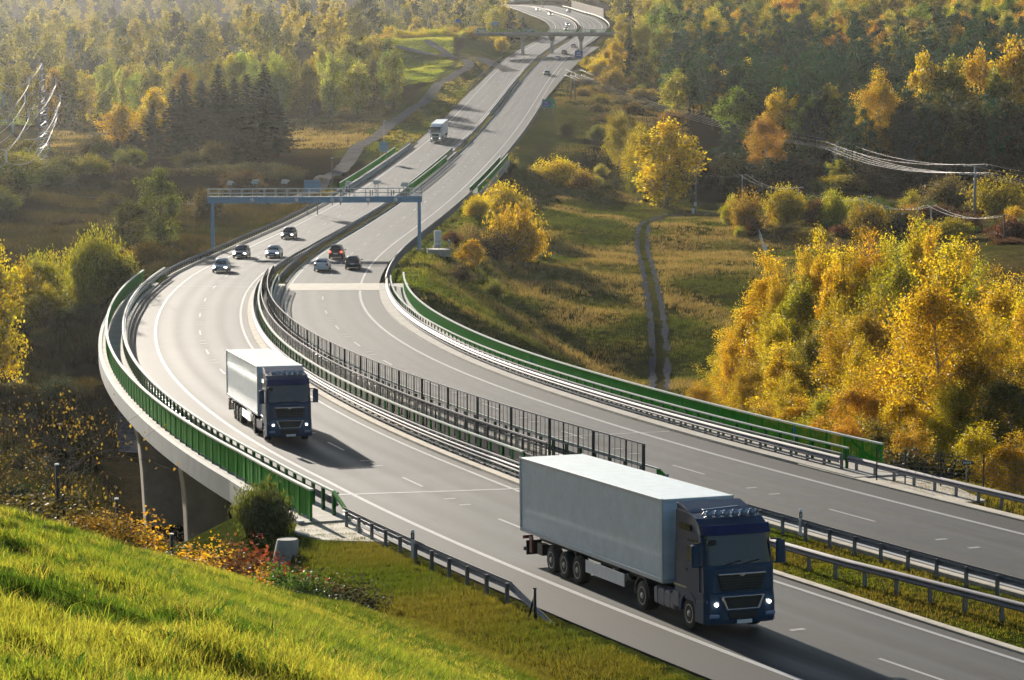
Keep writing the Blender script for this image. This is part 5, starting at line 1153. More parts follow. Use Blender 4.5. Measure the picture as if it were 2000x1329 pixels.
# -- birch grove by the right viaduct end
GRV = [(1362, 735, 214, 4.2, ORANGE, 'orange birch at the left tip of the grove, low behind the green barred parapet'), (1405, 660, 236, 4.8, GOLD, 'golden slim birch second from the left tip of the grove'), (1448, 590, 232, 5.5, YEL, 'yellow birch with a rounded shoulder on the left slope of the grove'),
       (1497, 480, 224, 6.2, YEL, 'tall bright yellow birch forming the left peak of the grove'), (1470, 690, 196, 5.0, GOLD, 'golden young birch in front of the left peak of the grove'), (1552, 510, 214, 6.0, YG, 'greenish yellow birch right of the left peak of the grove'),
       (1600, 432, 222, 5.4, YEL, 'pale yellow narrow birch at the back of the grove, left of the dip'), (1648, 470, 214, 6.2, YEL, 'broad yellow birch at the back middle of the grove'), (1700, 428, 218, 6.6, GOLD, 'brownish yellow birch left of the pointed tip of the grove'),
       (1782, 388, 214, 4.8, YEL, 'pointed bright yellow birch, highest tip of the grove'), (1748, 455, 200, 6.0, YG, 'yellow-green birch under the pointed tip of the grove'), (1850, 450, 200, 6.6, YEL, 'wide yellow birch right of the pointed tip of the grove'),
       (1915, 490, 190, 6.2, YG, 'yellow-green birch towards the right end of the grove'), (1975, 505, 182, 6.4, YEL, 'yellow birch cut by the right picture edge at the top of the grove'), (2040, 540, 170, 6.0, GOLD, 'golden birch leaning in over the right picture edge'),
       (1530, 660, 190, 5.4, YEL, 'yellow birch low in the left middle of the grove'), (1590, 610, 190, 5.6, OLIVE, 'olive birch with a shaded crown in the left middle of the grove'), (1655, 590, 182, 6.0, GOLD, 'golden brown birch in the centre of the grove'),
       (1712, 560, 178, 6.2, mixcol(GOLD, RUST, .4), 'rusty golden birch with bare twigs in the centre of the grove'), (1560, 760, 168, 4.8, ORANGE, 'orange birch low above the parapet in the left part of the grove'), (1500, 770, 180, 4.4, GOLD, 'small golden birch just above the parapet left of the orange one'),
       (1625, 740, 164, 5.2, YG, 'greenish young birch above the middle of the parapet'), (1690, 720, 158, 5.4, GOLD, 'golden birch above the right end of the parapet'), (1760, 640, 160, 6.0, ORANGE, 'orange-gold birch left of the big pale-trunked birch'),
       (1838, 482, 152, 8.0, mixcol(YEL, GOLD, .4), 'big pale-trunked birch with spreading limbs at the front of the grove'), (1915, 660, 150, 5.6, mixcol(GOLD, BROWN, .4), 'dull golden birch right of the big pale-trunked birch'), (1980, 700, 146, 5.4, mixcol(OLIVE, BROWN, .4), 'dark olive birch at the right picture edge by the wire fence'),
       (1715, 810, 146, 4.6, mixcol(OLIVE, BROWN, .3), 'low olive birch just behind the end of the parapet'), (1790, 800, 140, 4.0, GOLD, 'small golden birch behind the wire fence'), (1925, 800, 137, 4.2, ORANGE, 'orange leafy birch behind the small marker plate'), (1990, 830, 134, 4.0, ORANGE, 'orange young birch at the lower right edge behind the fence')]
for u, v, Y, w, c in ((1430, 640, 226, 4, YEL), (1475, 545, 230, 4, GOLD), (1525, 495, 220, 4.4, YEL), (1575, 470, 220, 4.4, GOLD), (1620, 500, 208, 4.6, YEL), (1672, 455, 216, 4.4, YEL), (1725, 445, 212, 4.2, YEL), (1812, 430, 208, 4.6, GOLD), (1885, 465, 200, 4.4, YEL), (1945, 500, 188, 4.8, GOLD), (2010, 520, 178, 5, YEL), (1515, 590, 206, 4.2, YEL), (1625, 560, 196, 4.4, GOLD), (1680, 640, 172, 4.2, YEL), (1800, 560, 176, 4.8, YEL), (1875, 580, 168, 5, GOLD), (1950, 600, 160, 5, YEL), (2020, 640, 152, 5, GOLD), (1545, 715, 176, 3.8, YEL), (1450, 740, 200, 3.6, ORANGE), (1600, 800, 160, 3.4, ORANGE), (1660, 800, 152, 3.4, GOLD), (1870, 720, 148, 4, GOLD), (1755, 740, 152, 4, YEL)):
    tv(BIR[rnd.randrange(3)], u, v, Y, w, jit(c, .14), 'slender yellow birch standing among the larger birches of the grove', 'birch', 'slender birches inside the grove')
for i, (u, v, Y, w, c, lab) in enumerate(GRV): tv(BIR[3] if 'big pale' in lab else BIR[(i * 7 + 1) % 4], u, v, Y, w, jit(c, .1), lab, 'birch', 'birches of the grove beside the viaduct')
# -- single trees of the right hand meadow and slope
ST = [(BIR, 1208, 205, -330, 8.5, mixcol(YEL, OLIVE, .55), 'olive-yellow birch at the left of the three slope trees'), (BIR, 1250, 232, -392, 9.5, mixcol(YEL, OLIVE, .3), 'yellow birch in the middle of the three slope trees'), (DEC, 1300, 226, -408, 11.5, YEL, 'broad bright yellow tree, biggest of the three slope trees'), (BIR, 1240, 320, -395, 6, OLIVE, 'lower olive birch at the foot of the broad yellow tree'),
      (BIR, 1494, 207, 548, 10, (.46, .25, .04), 'single golden-brown birch with a pointed crown before the dark forest'), (DEC, 1578, 188, 585, 9.5, GREEN, 'green-olive tree right of the golden-brown birch'), (DEC, 1612, 160, 600, 9, OLIVE, 'olive tree with a yellow top behind the lattice power pole'), (BIR, 1712, 126, 560, 13, ORANGE, 'huge golden birch with hanging branches at the forest edge'), (BIR, 1655, 190, 580, 9, YG, 'yellow-green birch left of the huge golden birch'),
      (DEC, 1795, 98, 590, 11, YEL, 'yellow tree right behind the huge golden birch'), (DEC, 1850, 104, 585, 10, OLIVE, 'olive-gold tree among the tall forest edge trees'), (DEC, 1905, 92, 590, 10, GOLD, 'golden tree second from the right at the forest edge'), (DEC, 1975, 70, 580, 13, ORANGE, 'tall golden tree at the right picture edge above the power line'), (DEC, 1935, 130, 565, 9, OLIVE, 'dark olive tree under the tall golden tree at the right edge'),
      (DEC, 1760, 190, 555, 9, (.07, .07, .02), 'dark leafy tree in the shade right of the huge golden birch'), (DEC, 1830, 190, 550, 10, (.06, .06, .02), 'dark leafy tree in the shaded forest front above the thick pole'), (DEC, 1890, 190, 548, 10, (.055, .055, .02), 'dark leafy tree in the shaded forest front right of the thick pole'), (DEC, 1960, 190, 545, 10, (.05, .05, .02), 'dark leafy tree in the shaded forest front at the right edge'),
      (BIR, 1345, 40, 800, 13, mixcol(PALE, YEL, .4), 'tall pale yellow birch with a narrow twin crown at the top of the hill'), (BIR, 1385, 10, 820, 13, mixcol(PALE, YEL, .5), 'tall pale yellow birch right of the twin-crowned one'), (DEC, 1300, 8, 840, 12, (.14, .20, .04), 'fresh green round tree left of the tall pale birches'), (SPR, 1226, 42, 800, 6.5, DSPR, 'dark narrow spruce between yellow trees near the overpass'), (BIR, 1212, 24, 830, 10, mixcol(PALE, GOLD, .4), 'pale golden birch behind the dark narrow spruce'), (BIR, 1254, 30, 820, 9, mixcol(PALE, OLIVE, .3), 'pale golden birch right of the dark narrow spruce'), (DEC, 1200, 75, 790, 6, GOLD, 'low golden tree beside the far motorway verge'), (DEC, 1255, 110, 770, 8, OLIVE, 'olive tree on the slope below the dark narrow spruce')]
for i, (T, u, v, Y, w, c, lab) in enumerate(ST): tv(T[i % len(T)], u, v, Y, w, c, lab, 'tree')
# -- bushes on the right
BU = [(BSH, 1085, 305, -362, 8.5, YEL, 'bright yellow bush on the embankment slope above the small bridge'), (BSH, 1130, 330, -370, 6.5, mixcol(GOLD, RUST, .4), 'rusty gold bush right of the bright yellow embankment bush'), (BSH, 1172, 320, -342, 3.2, PALE, 'small pale round bush by the slope trees'), (BSH, 1160, 340, -366, 3.4, PALE, 'pale round bush below the other pale one by the slope trees'), (BSH, 1105, 236, -268, 3.5, (.06, .06, .025), 'dark round bush under the green sign'), (BSH, 1165, 245, -275, 5, (.12, .13, .05), 'grey-green bush on the slope between sign and slope trees'),
      (SPK, 985, 366, -432, 9, YEL, 'feathery bright yellow bush at the foot of the small bridge'), (SPK, 1008, 412, -512, 8, ORANGE, 'orange-gold dense bush below the feathery yellow one'), (BSH, 962, 446, -508, 7, (.10, .07, .03), 'dark brownish bush in front of the orange-gold one'), (SPK, 932, 385, -425, 4, YEL, 'small yellow bush under the green sheet parapet of the small bridge'), (DEC, 922, 462, -528, 3.6, ORANGE, 'small orange tree on the embankment below the gantry leg'), (BSH, 884, 448, -478, 2.8, (.12, .045, .03), 'dark red round bush on the embankment by the service platform'), (BSH, 900, 508, -552, 3.4, BROWN, 'brownish bush below the small orange tree'), (BSH, 965, 545, -582, 3.0, OLIVE, 'low olive bush on the slope right of the small orange tree'),
      (BSH, 1458, 376, -452, 6.2, mixcol(GOLD, RUST, .45), 'round reddish-gold bush beside the fence stakes'), (SPK, 1428, 385, -440, 3.4, YG, 'feathery yellow-green bush left of the round reddish-gold bush'), (BSH, 1470, 425, -462, 3.2, RUST, 'small rust-red bush at the head of the fence stakes'), (SPK, 1445, 442, -466, 2.2, YG, 'little yellow-green bush at the foot of the reddish-gold bush'), (SPK, 1535, 372, -440, 6.5, mixcol(OLIVE, YEL, .5), 'shaggy olive-yellow bush between the small line poles'), (BSH, 1597, 392, -446, 5, RUST, 'leaning russet bush right of the small line pole'), (SPK, 1625, 380, 422, 5.5, YG, 'yellow-green bush above the russet one'), (BSH, 1690, 390, 405, 6, mixcol(BROWN, GOLD, .4), 'brown-gold bush behind the grove'),
      (BSH, 1640, 340, 545, 12, mixcol(YEL, OLIVE, .45), 'long yellow scrub patch at the foot of the lattice pole'), (BSH, 1715, 340, 540, 11, mixcol(GOLD, OLIVE, .5), 'golden scrub patch right of the lattice pole'), (BSH, 1590, 350, 540, 8, OLIVE, 'olive scrub left of the lattice pole'), (BSH, 1845, 345, 470, 9, (.16, .12, .05), 'large dull brown bush left of the thick power pole'), (BSH, 1950, 345, 440, 10, mixcol(OLIVE, GOLD, .4), 'large olive-gold bush right of the thick power pole'), (BSH, 1985, 425, 385, 3, (.14, .24, .03), 'fresh green bush at the right edge by the last small pole'), (BSH, 1970, 475, 365, 5, RUST, 'reddish low scrub behind the right end of the grove'), (BSH, 1880, 440, 405, 5, (.10, .16, .03), 'green bush at the foot of the thick power pole'), (BSH, 1760, 400, 400, 5, (.08, .07, .03), 'dark scrub behind the pointed birch'),
      (BSH, 1800, 880, 136, 4.6, (.055, .05, .02), 'dark olive bush at the foot of the big pale-trunked birch'), (BSH, 1745, 870, 139, 3.6, (.06, .055, .02), 'dark bush just behind the parapet end')]
for i, (T, u, v, Y, w, c, lab) in enumerate(BU): tv(T[i % len(T)], u, v, Y, w, c, lab, 'bush' if T is not DEC else 'tree')
for i in range(46):
    u, Y = rnd.uniform(1540, 2060), rnd.uniform(375, 500); g = gp(u, Y)
    plant((BSH[i % 3], SPK[i % 2])[i % 4 == 0], g, rnd.uniform(1.6, 4.2), rnd.uniform(3.5, 7.5), jit(rnd.choice([OLIVE, BROWN, mixcol(GOLD, BROWN, .4), RUST, (.09, .10, .03), mixcol(YEL, OLIVE, .4)]), .25), 'mixed autumn scrub bush on the rough ground below the power line', 'bush', 'scrub below the right power line')
for i in range(30):
    u, Y = rnd.uniform(-40, 560), rnd.uniform(400, 545); g = gp(u, Y)
    if abs(Y - 446) < 14: continue
    plant((BSH[i % 3], DEC[i % 4])[i % 5 == 0], g, rnd.uniform(2.2, 5.5), rnd.uniform(5, 9), jit(rnd.choice([(.06, .06, .022), BROWN, (.09, .085, .03), mixcol(OLIVE, BROWN, .5)]), .25), 'dull brown-green scrub on the far side of the dark valley', 'bush', 'scrub of the dark valley', 'scrub_bush')
for i in range(24):
    u, Y = rnd.uniform(20, 262), rnd.uniform(168, 238); g = gp(u, Y)
    if underdeck(np.array([g.x]), np.array([g.y]))[0][0] < 2: continue
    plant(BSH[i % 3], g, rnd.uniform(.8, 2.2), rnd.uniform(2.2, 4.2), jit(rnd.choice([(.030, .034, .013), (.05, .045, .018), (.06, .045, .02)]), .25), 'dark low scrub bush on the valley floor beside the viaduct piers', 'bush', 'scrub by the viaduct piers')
for i in range(26):     # brownish scrub on the slope right of the exit lane
    u, Y = rnd.uniform(1135, 1320), rnd.uniform(600, 800)
    if u < 1135 + (700 - Y) * .1: continue
    g = gp(u, Y); plant(BSH[i % 3], g, rnd.uniform(2, 3.6), rnd.uniform(4, 8), jit(rnd.choice([BROWN, (.10, .075, .05), OLIVE, mixcol(GOLD, BROWN, .6)])), 'low brownish scrub bush on the slope right of the exit lane', 'bush', 'scrub beside the exit lane')
# -- forest on the right hillside
def forest(u0, u1, ys, dx, pick, reg):
    n = 0
    for Y in ys:
        x = xu(u0, Y)
        while x < xu(u1, Y):
            xx, yy = x + rnd.uniform(-.4, .4) * dx, Y + rnd.uniform(-5, 5); u = CU + F * xx / yy
            q = pick(u, Y)
            if q:
                T, h, w, c, lab, cat, gr = q
                if 1118 < u < 1650 and yy < 694 - (u - 1118) * .2549: h = min(h, rnd.uniform(4, 6.5)); w = min(w, 5)
                plant(T, (xx, yy, gz(xx, yy)), h, w, c, lab, cat, gr); n += 1
            x += dx * rnd.uniform(.8, 1.25)
    return n
def pick_r(u, Y):
    if u < 1330 - (Y - 520) * .12 + (80 if Y < 640 else 0) or u < 1190: return None
    k = rnd.random(); up = (Y - 800) / 130 + blotch(np.array([u / 6.0]), np.array([Y]), 14, 9)[0] * 1.2 - .6
    if Y < 780 and k < .88 or (up < .1 and k < .72) or k < .1:
        return (PIN[rnd.randrange(3)], rnd.uniform(15, 20), rnd.uniform(5.6, 8), jit(DPINE, .3), 'dark blue-green pine in the dense pine wood on the right hillside', 'pine', 'pines of the right hillside wood')
    c = rnd.choice([GOLD, YEL, OLIVE, OLIVE, mixcol(OLIVE, GREEN, .5), PALE, mixcol(YEL, OLIVE, .5), mixcol(GOLD, RUST, .2)])
    return (DEC[rnd.randrange(4)], rnd.uniform(12, 16.5), rnd.uniform(7, 10), jit(c), 'autumn-coloured broadleaf tree rising behind the pines at the top of the right hillside', 'tree', 'broadleaf trees above the pine wood')
for i in range(74):
    u, Y = rnd.uniform(1335, 2060), rnd.uniform(528, 566); g = gp(u, Y)
    if 1570 < u < 1690: continue
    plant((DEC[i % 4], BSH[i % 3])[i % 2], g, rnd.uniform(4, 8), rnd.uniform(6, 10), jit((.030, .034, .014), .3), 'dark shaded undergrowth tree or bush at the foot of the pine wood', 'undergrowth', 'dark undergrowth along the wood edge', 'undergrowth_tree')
n1 = forest(1240, 2180, np.concatenate([np.arange(548, 700, 11.5), np.arange(700, 900, 16)]), 7.4, pick_r, 'r')
def pick_r2(u, Y):
    c = rnd.choice([GOLD, YEL, OLIVE, OLIVE, mixcol(OLIVE, GREEN, .5), PALE, mixcol(YEL, OLIVE, .5)])
    return (DEC[rnd.randrange(4)], rnd.uniform(12, 17), rnd.uniform(8, 11), jit(c), 'autumn-coloured broadleaf tree rising behind the pines at the top of the right hillside', 'tree', 'broadleaf trees above the pine wood')
n1 += forest(1280, 2150, np.arange(905, 1010, 22), 10, pick_r2, 'r')
# -- left: conifer clump, golden trees, valley trees and bushes
for i, (u, v, Y, w, lab) in enumerate([(366, 138, 548, 6.2, 'slim dark spruce at the left end of the conifer clump'), (398, 152, 556, 6.6, 'dark spruce second from the left in the conifer clump'), (432, 120, 550, 6.8, 'tall dark spruce in the left middle of the conifer clump'), (462, 146, 545, 6.4, 'dark spruce in the middle of the conifer clump'), (487, 140, 553, 6.2, 'dark spruce right of the middle of the conifer clump'), (521, 118, 548, 7.6, 'tallest dark spruce near the right end of the conifer clump'), (545, 178, 546, 6.0, 'dark spruce at the right end of the conifer clump'), (412, 190, 540, 6.4, 'lower dark spruce in front on the left of the conifer clump'), (500, 190, 540, 6.4, 'lower dark spruce in front on the right of the conifer clump'), (345, 165, 556, 6.2, 'dark spruce touching the golden trees'), (445, 165, 560, 6.8, 'dark spruce hidden at the back of the conifer clump'), (380, 205, 538, 6.0, 'short dark spruce in front of the golden trees'),
                                         (303, 205, 540, 5.8, 'pointed dark spruce in front of the two golden trees'), (235, 268, 530, 5.5, 'shaggy dark spruce below the left golden tree'), (270, 250, 534, 6.2, 'dark spruce between the two golden trees')]): tv(SPR[i % 3], u, v, Y, w * 1.75, jit(DSPR, .15), lab, 'spruce')
tv(DEC[0], 243, 200, 552, 9.5, ORANGE, 'sunlit golden tree, the left of the pair beside the conifers'); tv(DEC[2], 308, 165, 562, 9, YEL, 'sunlit golden tree, the right and taller of the pair beside the conifers')
tv(DEC[1], 316, 322, 335, 6.4, (.13, .15, .04), 'loose green alder standing in the dark valley before the lower road'); tv(DEC[3], 255, 388, 330, 6.0, (.085, .09, .03), 'shaded rounded tree left of the green alder')
tv(DEC[0], -12, 470, 232, 5.5, mixcol(YEL, OLIVE, .3), 'yellow-green tree cut by the left picture edge')
for i, (T, u, v, Y, w, c, lab) in enumerate([(SPK, 186, 464, -585, 6, mixcol(YG, OLIVE, .35), 'tallest feathery yellow-green bush on the valley slope'), (SPK, 130, 500, -600, 5.6, mixcol(YG, GOLD, .3), 'yellow bush left of the tallest one on the valley slope'), (SPK, 75, 508, -612, 6, mixcol(YG, OLIVE, .3), 'broad yellow-green bush in the middle of the valley slope'), (SPK, 30, 525, -625, 5.5, mixcol(GOLD, OLIVE, .3), 'golden-olive bush near the left edge of the valley slope'), (BSH, 232, 500, -572, 5, mixcol(OLIVE, BROWN, .3), 'olive bush right of the tallest valley bush'), (SPK, 90, 560, -632, 4.2, mixcol(OLIVE, GOLD, .3), 'low olive bush in front on the valley slope'), (SPK, 185, 545, -600, 5, mixcol(OLIVE, GOLD, .2), 'dull gold bush in front of the tallest valley bush'),
                                               (BSH, 290, 472, -512, 5.5, mixcol(ORANGE, RUST, .5), 'orange-red low bush beside the left guardrail'), (BSH, 332, 480, -508, 3.2, mixcol(ORANGE, BROWN, .4), 'small orange bush touching the left guardrail'), (SPK, 150, 590, -632, 3.2, (.10, .11, .03), 'dark broom bush in the shade of the valley slope'), (SPK, 182, 595, -640, 3.2, (.085, .09, .03), 'dark broom bush next to the viaduct bend'), (SPK, 85, 640, -680, 2.6, (.10, .09, .03), 'low dark broom bush on the shaded slope'),
                                               (BSH, 40, 292, 485, 12, mixcol(YG, BROWN, .4), 'large yellow-green scrub at the left edge below the pylon'), (BSH, 130, 305, 478, 9, mixcol(OLIVE, BROWN, .4), 'brown-olive scrub right of the pylon foot'), (BSH, 180, 303, 482, 8, mixcol(YG, BROWN, .5), 'yellow-brown scrub left of the conifer clump'), (BSH, 430, 318, 485, 11, (.10, .085, .03), 'wide brown-green scrub under the conifers'), (BSH, 500, 316, 490, 10, (.085, .085, .03), 'dull green scrub at the right under the conifers'), (BSH, 560, 325, 480, 8, (.09, .08, .03), 'shaded scrub between conifers and access road'), (BSH, 330, 325, 480, 9, (.09, .07, .03), 'brown scrub left under the conifers'), (BSH, 690, 222, 640, 4.6, (.07, .06, .035), 'dark round bush by the access road'), (BSH, 676, 222, 645, 3.6, (.075, .06, .035), 'smaller dark bush left of the round one by the access road')]): tv(T[i % len(T)], u, v, Y, w, c, lab, 'bush')
for i, (u, v, Y, w, c, lab) in enumerate([(622, 190, 668, 3, (.12, .09, .06), 'bare brownish small tree in the dry meadow'), (648, 190, 672, 3, (.13, .10, .06), 'thin brownish small tree right of the bare one in the dry meadow'), (760, 288, 575, 0, 0, '')]):
    if w: tv(DEC[i], u, v, Y, w, c, lab, 'tree')
def pick_l(u, Y):
    if u > 775 or u < -60: return None
    if Y < 690 and u < 230: return None
    c = rnd.choice([OLIVE, OLIVE, PALE, mixcol(PALE, YEL, .4), mixcol(OLIVE, GOLD, .3), mixcol(OLIVE, GREEN, .4)])
    return (rnd.choice([BIR[0], BIR[1]] + DEC) if False else DEC[rnd.randrange(4)], rnd.uniform(13, 18), rnd.uniform(6, 8.5), jit(c), 'hazy olive-gold tree in the wood behind the conifer clump', 'tree', 'hazy wood behind the conifer clump')
n2 = forest(-60, 775, (672, 690, 710, 735), 7.6, pick_l, 'l')
for i, (u, v, Y, w, c, lab) in enumerate([(690, 70, 735, 11, PALE, 'tall pale golden tree at the right end of the hazy left wood'), (730, 66, 745, 12, mixcol(PALE, GOLD, .3), 'tallest pale golden tree beside the bright meadow'), (758, 110, 750, 8, mixcol(PALE, OLIVE, .4), 'shorter pale tree at the edge of the bright meadow'), (980, 8, 1010, 12, mixcol(PALE, GOLD, .3), 'pale golden tree behind the hazy dark conifer by the overpass'), (965, 10, 1000, 9, PALE, 'pale golden tree left in the clump above the overpass')]): tv(DEC[i % 4], u, v, Y, w, c, lab, 'tree')
for u, v, Y, w, lab in ((998, 14, 985, 9, 'hazy dark conifer in the clump above the overpass'), (1022, 30, 985, 8, 'shorter hazy dark conifer right in the clump above the overpass'), (945, 40, 1000, 6, 'small hazy conifer left of the clump above the overpass')): tv(SPR[0], u, v, Y, w, DSPR, lab, 'conifer')
for i in range(22):
    u = 755 + 180 * i / 21 + rnd.uniform(-4, 4); Y = 905 + rnd.uniform(-10, 20); tv(BSH[i % 3], u, rnd.uniform(52, 66), Y, rnd.uniform(5, 8), jit(mixcol(YEL, OLIVE, rnd.uniform(0, .6))), 'hazy yellow bush on the bank left of the overpass', 'bush', 'yellow bushes on the overpass bank', minh=2.5)
for i, (u, v, Y, w, c, lab) in enumerate([(1170, 110, 800, 7, YEL, 'yellow bush beside the blue direction sign'), (1150, 112, 815, 6, mixcol(YEL, OLIVE, .4), 'yellow-olive bush under the blue direction sign'), (1185, 95, 830, 8, GOLD, 'golden bush right of the blue direction sign'), (1195, 130, 770, 7, mixcol(GOLD, BROWN, .4), 'brown-gold bush on the bank below the blue sign'), (980, 71, 890, 4.5, YEL, 'small yellow bush under the left end of the overpass')]): tv(BSH[i % 3], u, v, Y, w, c, lab, 'bush')
# -- far wooded hills: single trees merge into one mass
def woods():
    VV, va, hu = [], [], []; rng = np.random.default_rng(5); co = []
    base = []
    for me in (t.crown for t in FAR):
        n = len(me.vertices); a = np.empty(n * 3, np.float32); me.vertices.foreach_get('co', a); base.append(a.reshape(-1, 3))
    pos = []
    for Y in (850, 885, 925): 
        for x in np.arange(xu(-80, Y), xu(730, Y), 11): pos.append((x, Y, 0))
    for Y in np.arange(960, 1750, 36):
        for x in np.arange(xu(-120, Y), xu(2150, Y), 13 + (Y - 960) * .012):
            u = CU + F * x / Y
            if 985 < u < 1200 and Y < 1420 or (u > 1200 and Y < 1030) or (u > 730 and u < 990 and Y < 1000): continue
            pos.append((x, Y, 0))
    P = np.array(pos); P[:, :2] += rng.uniform(-5, 5, (len(P), 2)); z = groundv(P[:, 0], P[:, 1])
    pal = np.array([OLIVE, PALE, OLIVE, (.10, .12, .04), mixcol(PALE, GOLD, .3), (.05, .06, .03)])
    for i in range(len(P)):
        b = base[rng.integers(3)]; a = rng.uniform(0, 6.28); c, s = math.cos(a), math.sin(a); k = rng.uniform(.85, 1.35); kw = rng.uniform(.85, 1.25)
        V = np.stack([(b[:, 0] * c - b[:, 1] * s) * kw, (b[:, 0] * s + b[:, 1] * c) * kw, b[:, 2] * k], 1) + [P[i, 0], P[i, 1], z[i] - .4]
        VV.append(V); co.append(np.repeat((pal[rng.integers(6)] * rng.uniform(.75, 1.2) * rng.uniform(.6, 1.35, (len(V) // 4, 1))), 4, 0))
    V = np.concatenate(VV).astype(np.float32); n = len(V) // 4
    o = obj('forest', npmesh('forest', V, np.arange(len(V)).reshape(n, 4), 4, {'Col': np.concatenate(co)}), M['drygrass'])
    tag(o, 'hazy far woods covering the distant hills', None, None, 'stuff')
woods()
# -- foreground bushes by the viaduct end
tv(SPN[0], 508, 958, 106, 2.3, (.10, .115, .03), 'dark green broom bush at the near end of the viaduct parapet', 'bush', minh=2)
NB = [(BNR, 470, 1068, 92, 2.0, (.11, .05, .03), 'dark brown-red bush below the viaduct end'), (BNR, 500, 1075, 91, 2.2, (.22, .05, .03), 'dark red bush right of the brown one below the viaduct end'), (BNR, 560, 1112, 84, 2.2, (.15, .045, .03), 'wine-red bush at the edge of the bright grass slope'), (BNR, 610, 1128, 84, 2.2, (.075, .06, .035), 'grey-brown bush right of the wine-red one'), (BNR, 655, 1140, 83, 2.0, (.065, .06, .035), 'dull dark bush at the foot of the grass verge'), (BNR, 530, 1150, 78, 1.6, (.06, .13, .03), 'small green leafy bush in front of the wine-red bush'), (BNR, 445, 1110, 82, 1.8, (.13, .06, .03), 'brown bush behind the crest of the grass slope'),
      (BNR, 430, 1078, 94, 1.8, (.2, .15, .05), 'dry pale bush left of the dark red ones'), (BNR, 500, 1128, 80, 1.3, (.35, .2, .03), 'small golden bush before the red ones'), (BNR, 160, 1020, 72, 1.4, (.25, .15, .03), 'low golden-brown bush by the left fence post'), (BNR, 25, 1005, 71, 2.2, (.14, .11, .04), 'brown weedy bush under the bare-branched tree'), (BNR, 75, 990, 74, 2.0, (.12, .09, .035), 'dark weedy bush at the foot of the bare-branched tree'), (BNR, 205, 1045, 73, 1.4, (.22, .13, .03), 'brown-gold bush between the first two fence posts'), (BNR, 590, 1165, 76, 1.3, (.07, .12, .03), 'low green weeds at the right end of the red bushes'), (BNR, 255, 1070, 75, 1.2, (.18, .12, .04), 'dry brown weeds right of the second fence post')]
for i, (T, u, v, Y, w, c, lab) in enumerate(NB): tv(T[i % 3], u, v - 12, Y, w * 1.45, c, lab, 'bush', minh=1.2)
for i, (u, v, Y, w, lab) in enumerate([(283, 980, 74, .9, 'tall thin sapling with round yellow leaves behind the grass crest'), (300, 1020, 75, .8, 'shorter yellow sapling right of the tall thin one'), (360, 1045, 76, 1.0, 'bushy yellow sapling right of the third fence post'), (390, 1055, 77, 1.0, 'bushy yellow sapling in the middle of the golden group'), (412, 1030, 78, .8, 'upright yellow sapling at the right of the golden group'), (345, 1070, 74, .8, 'low yellow sapling at the third fence post'), (190, 1010, 73, .8, 'golden sapling left of the second fence post'), (170, 1030, 72, .7, 'small golden sapling by the first fence post'), (505, 1130, 77, .6, 'little yellow sapling before the wine-red bush'), (210, 1025, 73, .6, 'thin golden sapling close to the second fence post')]): tv(SAP[i % 2], u, v, Y, w * 1.25, jit((.62, .33, .03), .1), lab, 'sapling', minh=.9)
APP = limbed(700, 4.5, 5.6, .1, 17, 5, 3, .14, .11, 0, M['bark'], 'apple', 1.0, .75, tr=.016, topfill=3)
g = gp(120, 73); plant(APP, g, wpt(110, 765, 73).z - g.z, 4.2, (.22, .15, .03), 'bare-branched apple tree with few golden leaves at the left before the dark valley', 'tree', None, 'apple_tree', 1.0)
APP2 = limbed(701, 3.2, 4.4, .1, 14, 4, 3, .14, .10, 0, M['bark'], 'apple', 1.0, .75, tr=.014, topfill=3)
g = gp(0, 72); plant(APP2, g, wpt(0, 860, 72).z - g.z, 3.4, (.18, .12, .03), 'lower bare tree at the left picture edge beside the apple tree', 'tree', None, 'apple_tree', 2.0)
print('forest trees', n1, n2)
# ------------------------------------------------------------------ grass
def tufts(name, label, X, Y, Zs, H, W, blades, col, mat, seed=3, lean=.5, rad=.06):
    rng = np.random.default_rng(seed); n = len(X); N = n * blades
    bx = np.repeat(X, blades) + rng.normal(0, 1, N) * np.repeat(rad * np.ones(n), blades); by = np.repeat(Y, blades) + rng.normal(0, 1, N) * np.repeat(rad * np.ones(n), blades); bz = np.repeat(Zs, blades)
    h = np.repeat(H, blades) * rng.uniform(.5, 1.2, N); w = np.repeat(W, blades) * rng.uniform(.7, 1.3, N)
    tl = np.repeat(rng.uniform(0, 6.28, n), blades) ; a = tl * .0 + rng.uniform(0, 6.28, N); ld = lean * h * rng.uniform(.2, 1.2, N)
    dx, dy = np.cos(a), np.sin(a); f = rng.uniform(0, 6.28, N); px, py = np.cos(f) * w / 2, np.sin(f) * w / 2
    b0 = np.stack([bx - px, by - py, bz - .02], 1); b1 = np.stack([bx + px, by + py, bz - .02], 1)
    m0 = np.stack([bx + dx * ld * .35 - px * .7, by + dy * ld * .35 - py * .7, bz + h * .6], 1); m1 = np.stack([bx + dx * ld * .35 + px * .7, by + dy * ld * .35 + py * .7, bz + h * .6], 1)
    tp = np.stack([bx + dx * ld, by + dy * ld, bz + h * rng.uniform(.8, 1.0, N)], 1)
    V = np.stack([b0, b1, m1, m0, tp], 1).reshape(-1, 3); k = np.arange(N)[:, None] * 5
    tri = np.concatenate([k + [0, 1, 2], k + [0, 2, 3], k + [3, 2, 4]], 1).reshape(-1, 3)
    c = np.repeat(col, blades, 0) * rng.uniform(.65, 1.35, (N, 1)) * (1 + rng.normal(0, .08, (N, 3))); c = np.clip(c, .003, .9)
    o = obj(name, npmesh(name, V, tri, 3, {'Col': np.repeat(c, 5, 0)}), mat); tag(o, label, None, None, 'stuff'); return o
def scatter(n, x0, x1, y0, y1, seed):
    rng = np.random.default_rng(seed); return rng.uniform(x0, x1, n), rng.uniform(y0, y1, n)
rng = np.random.default_rng(21)
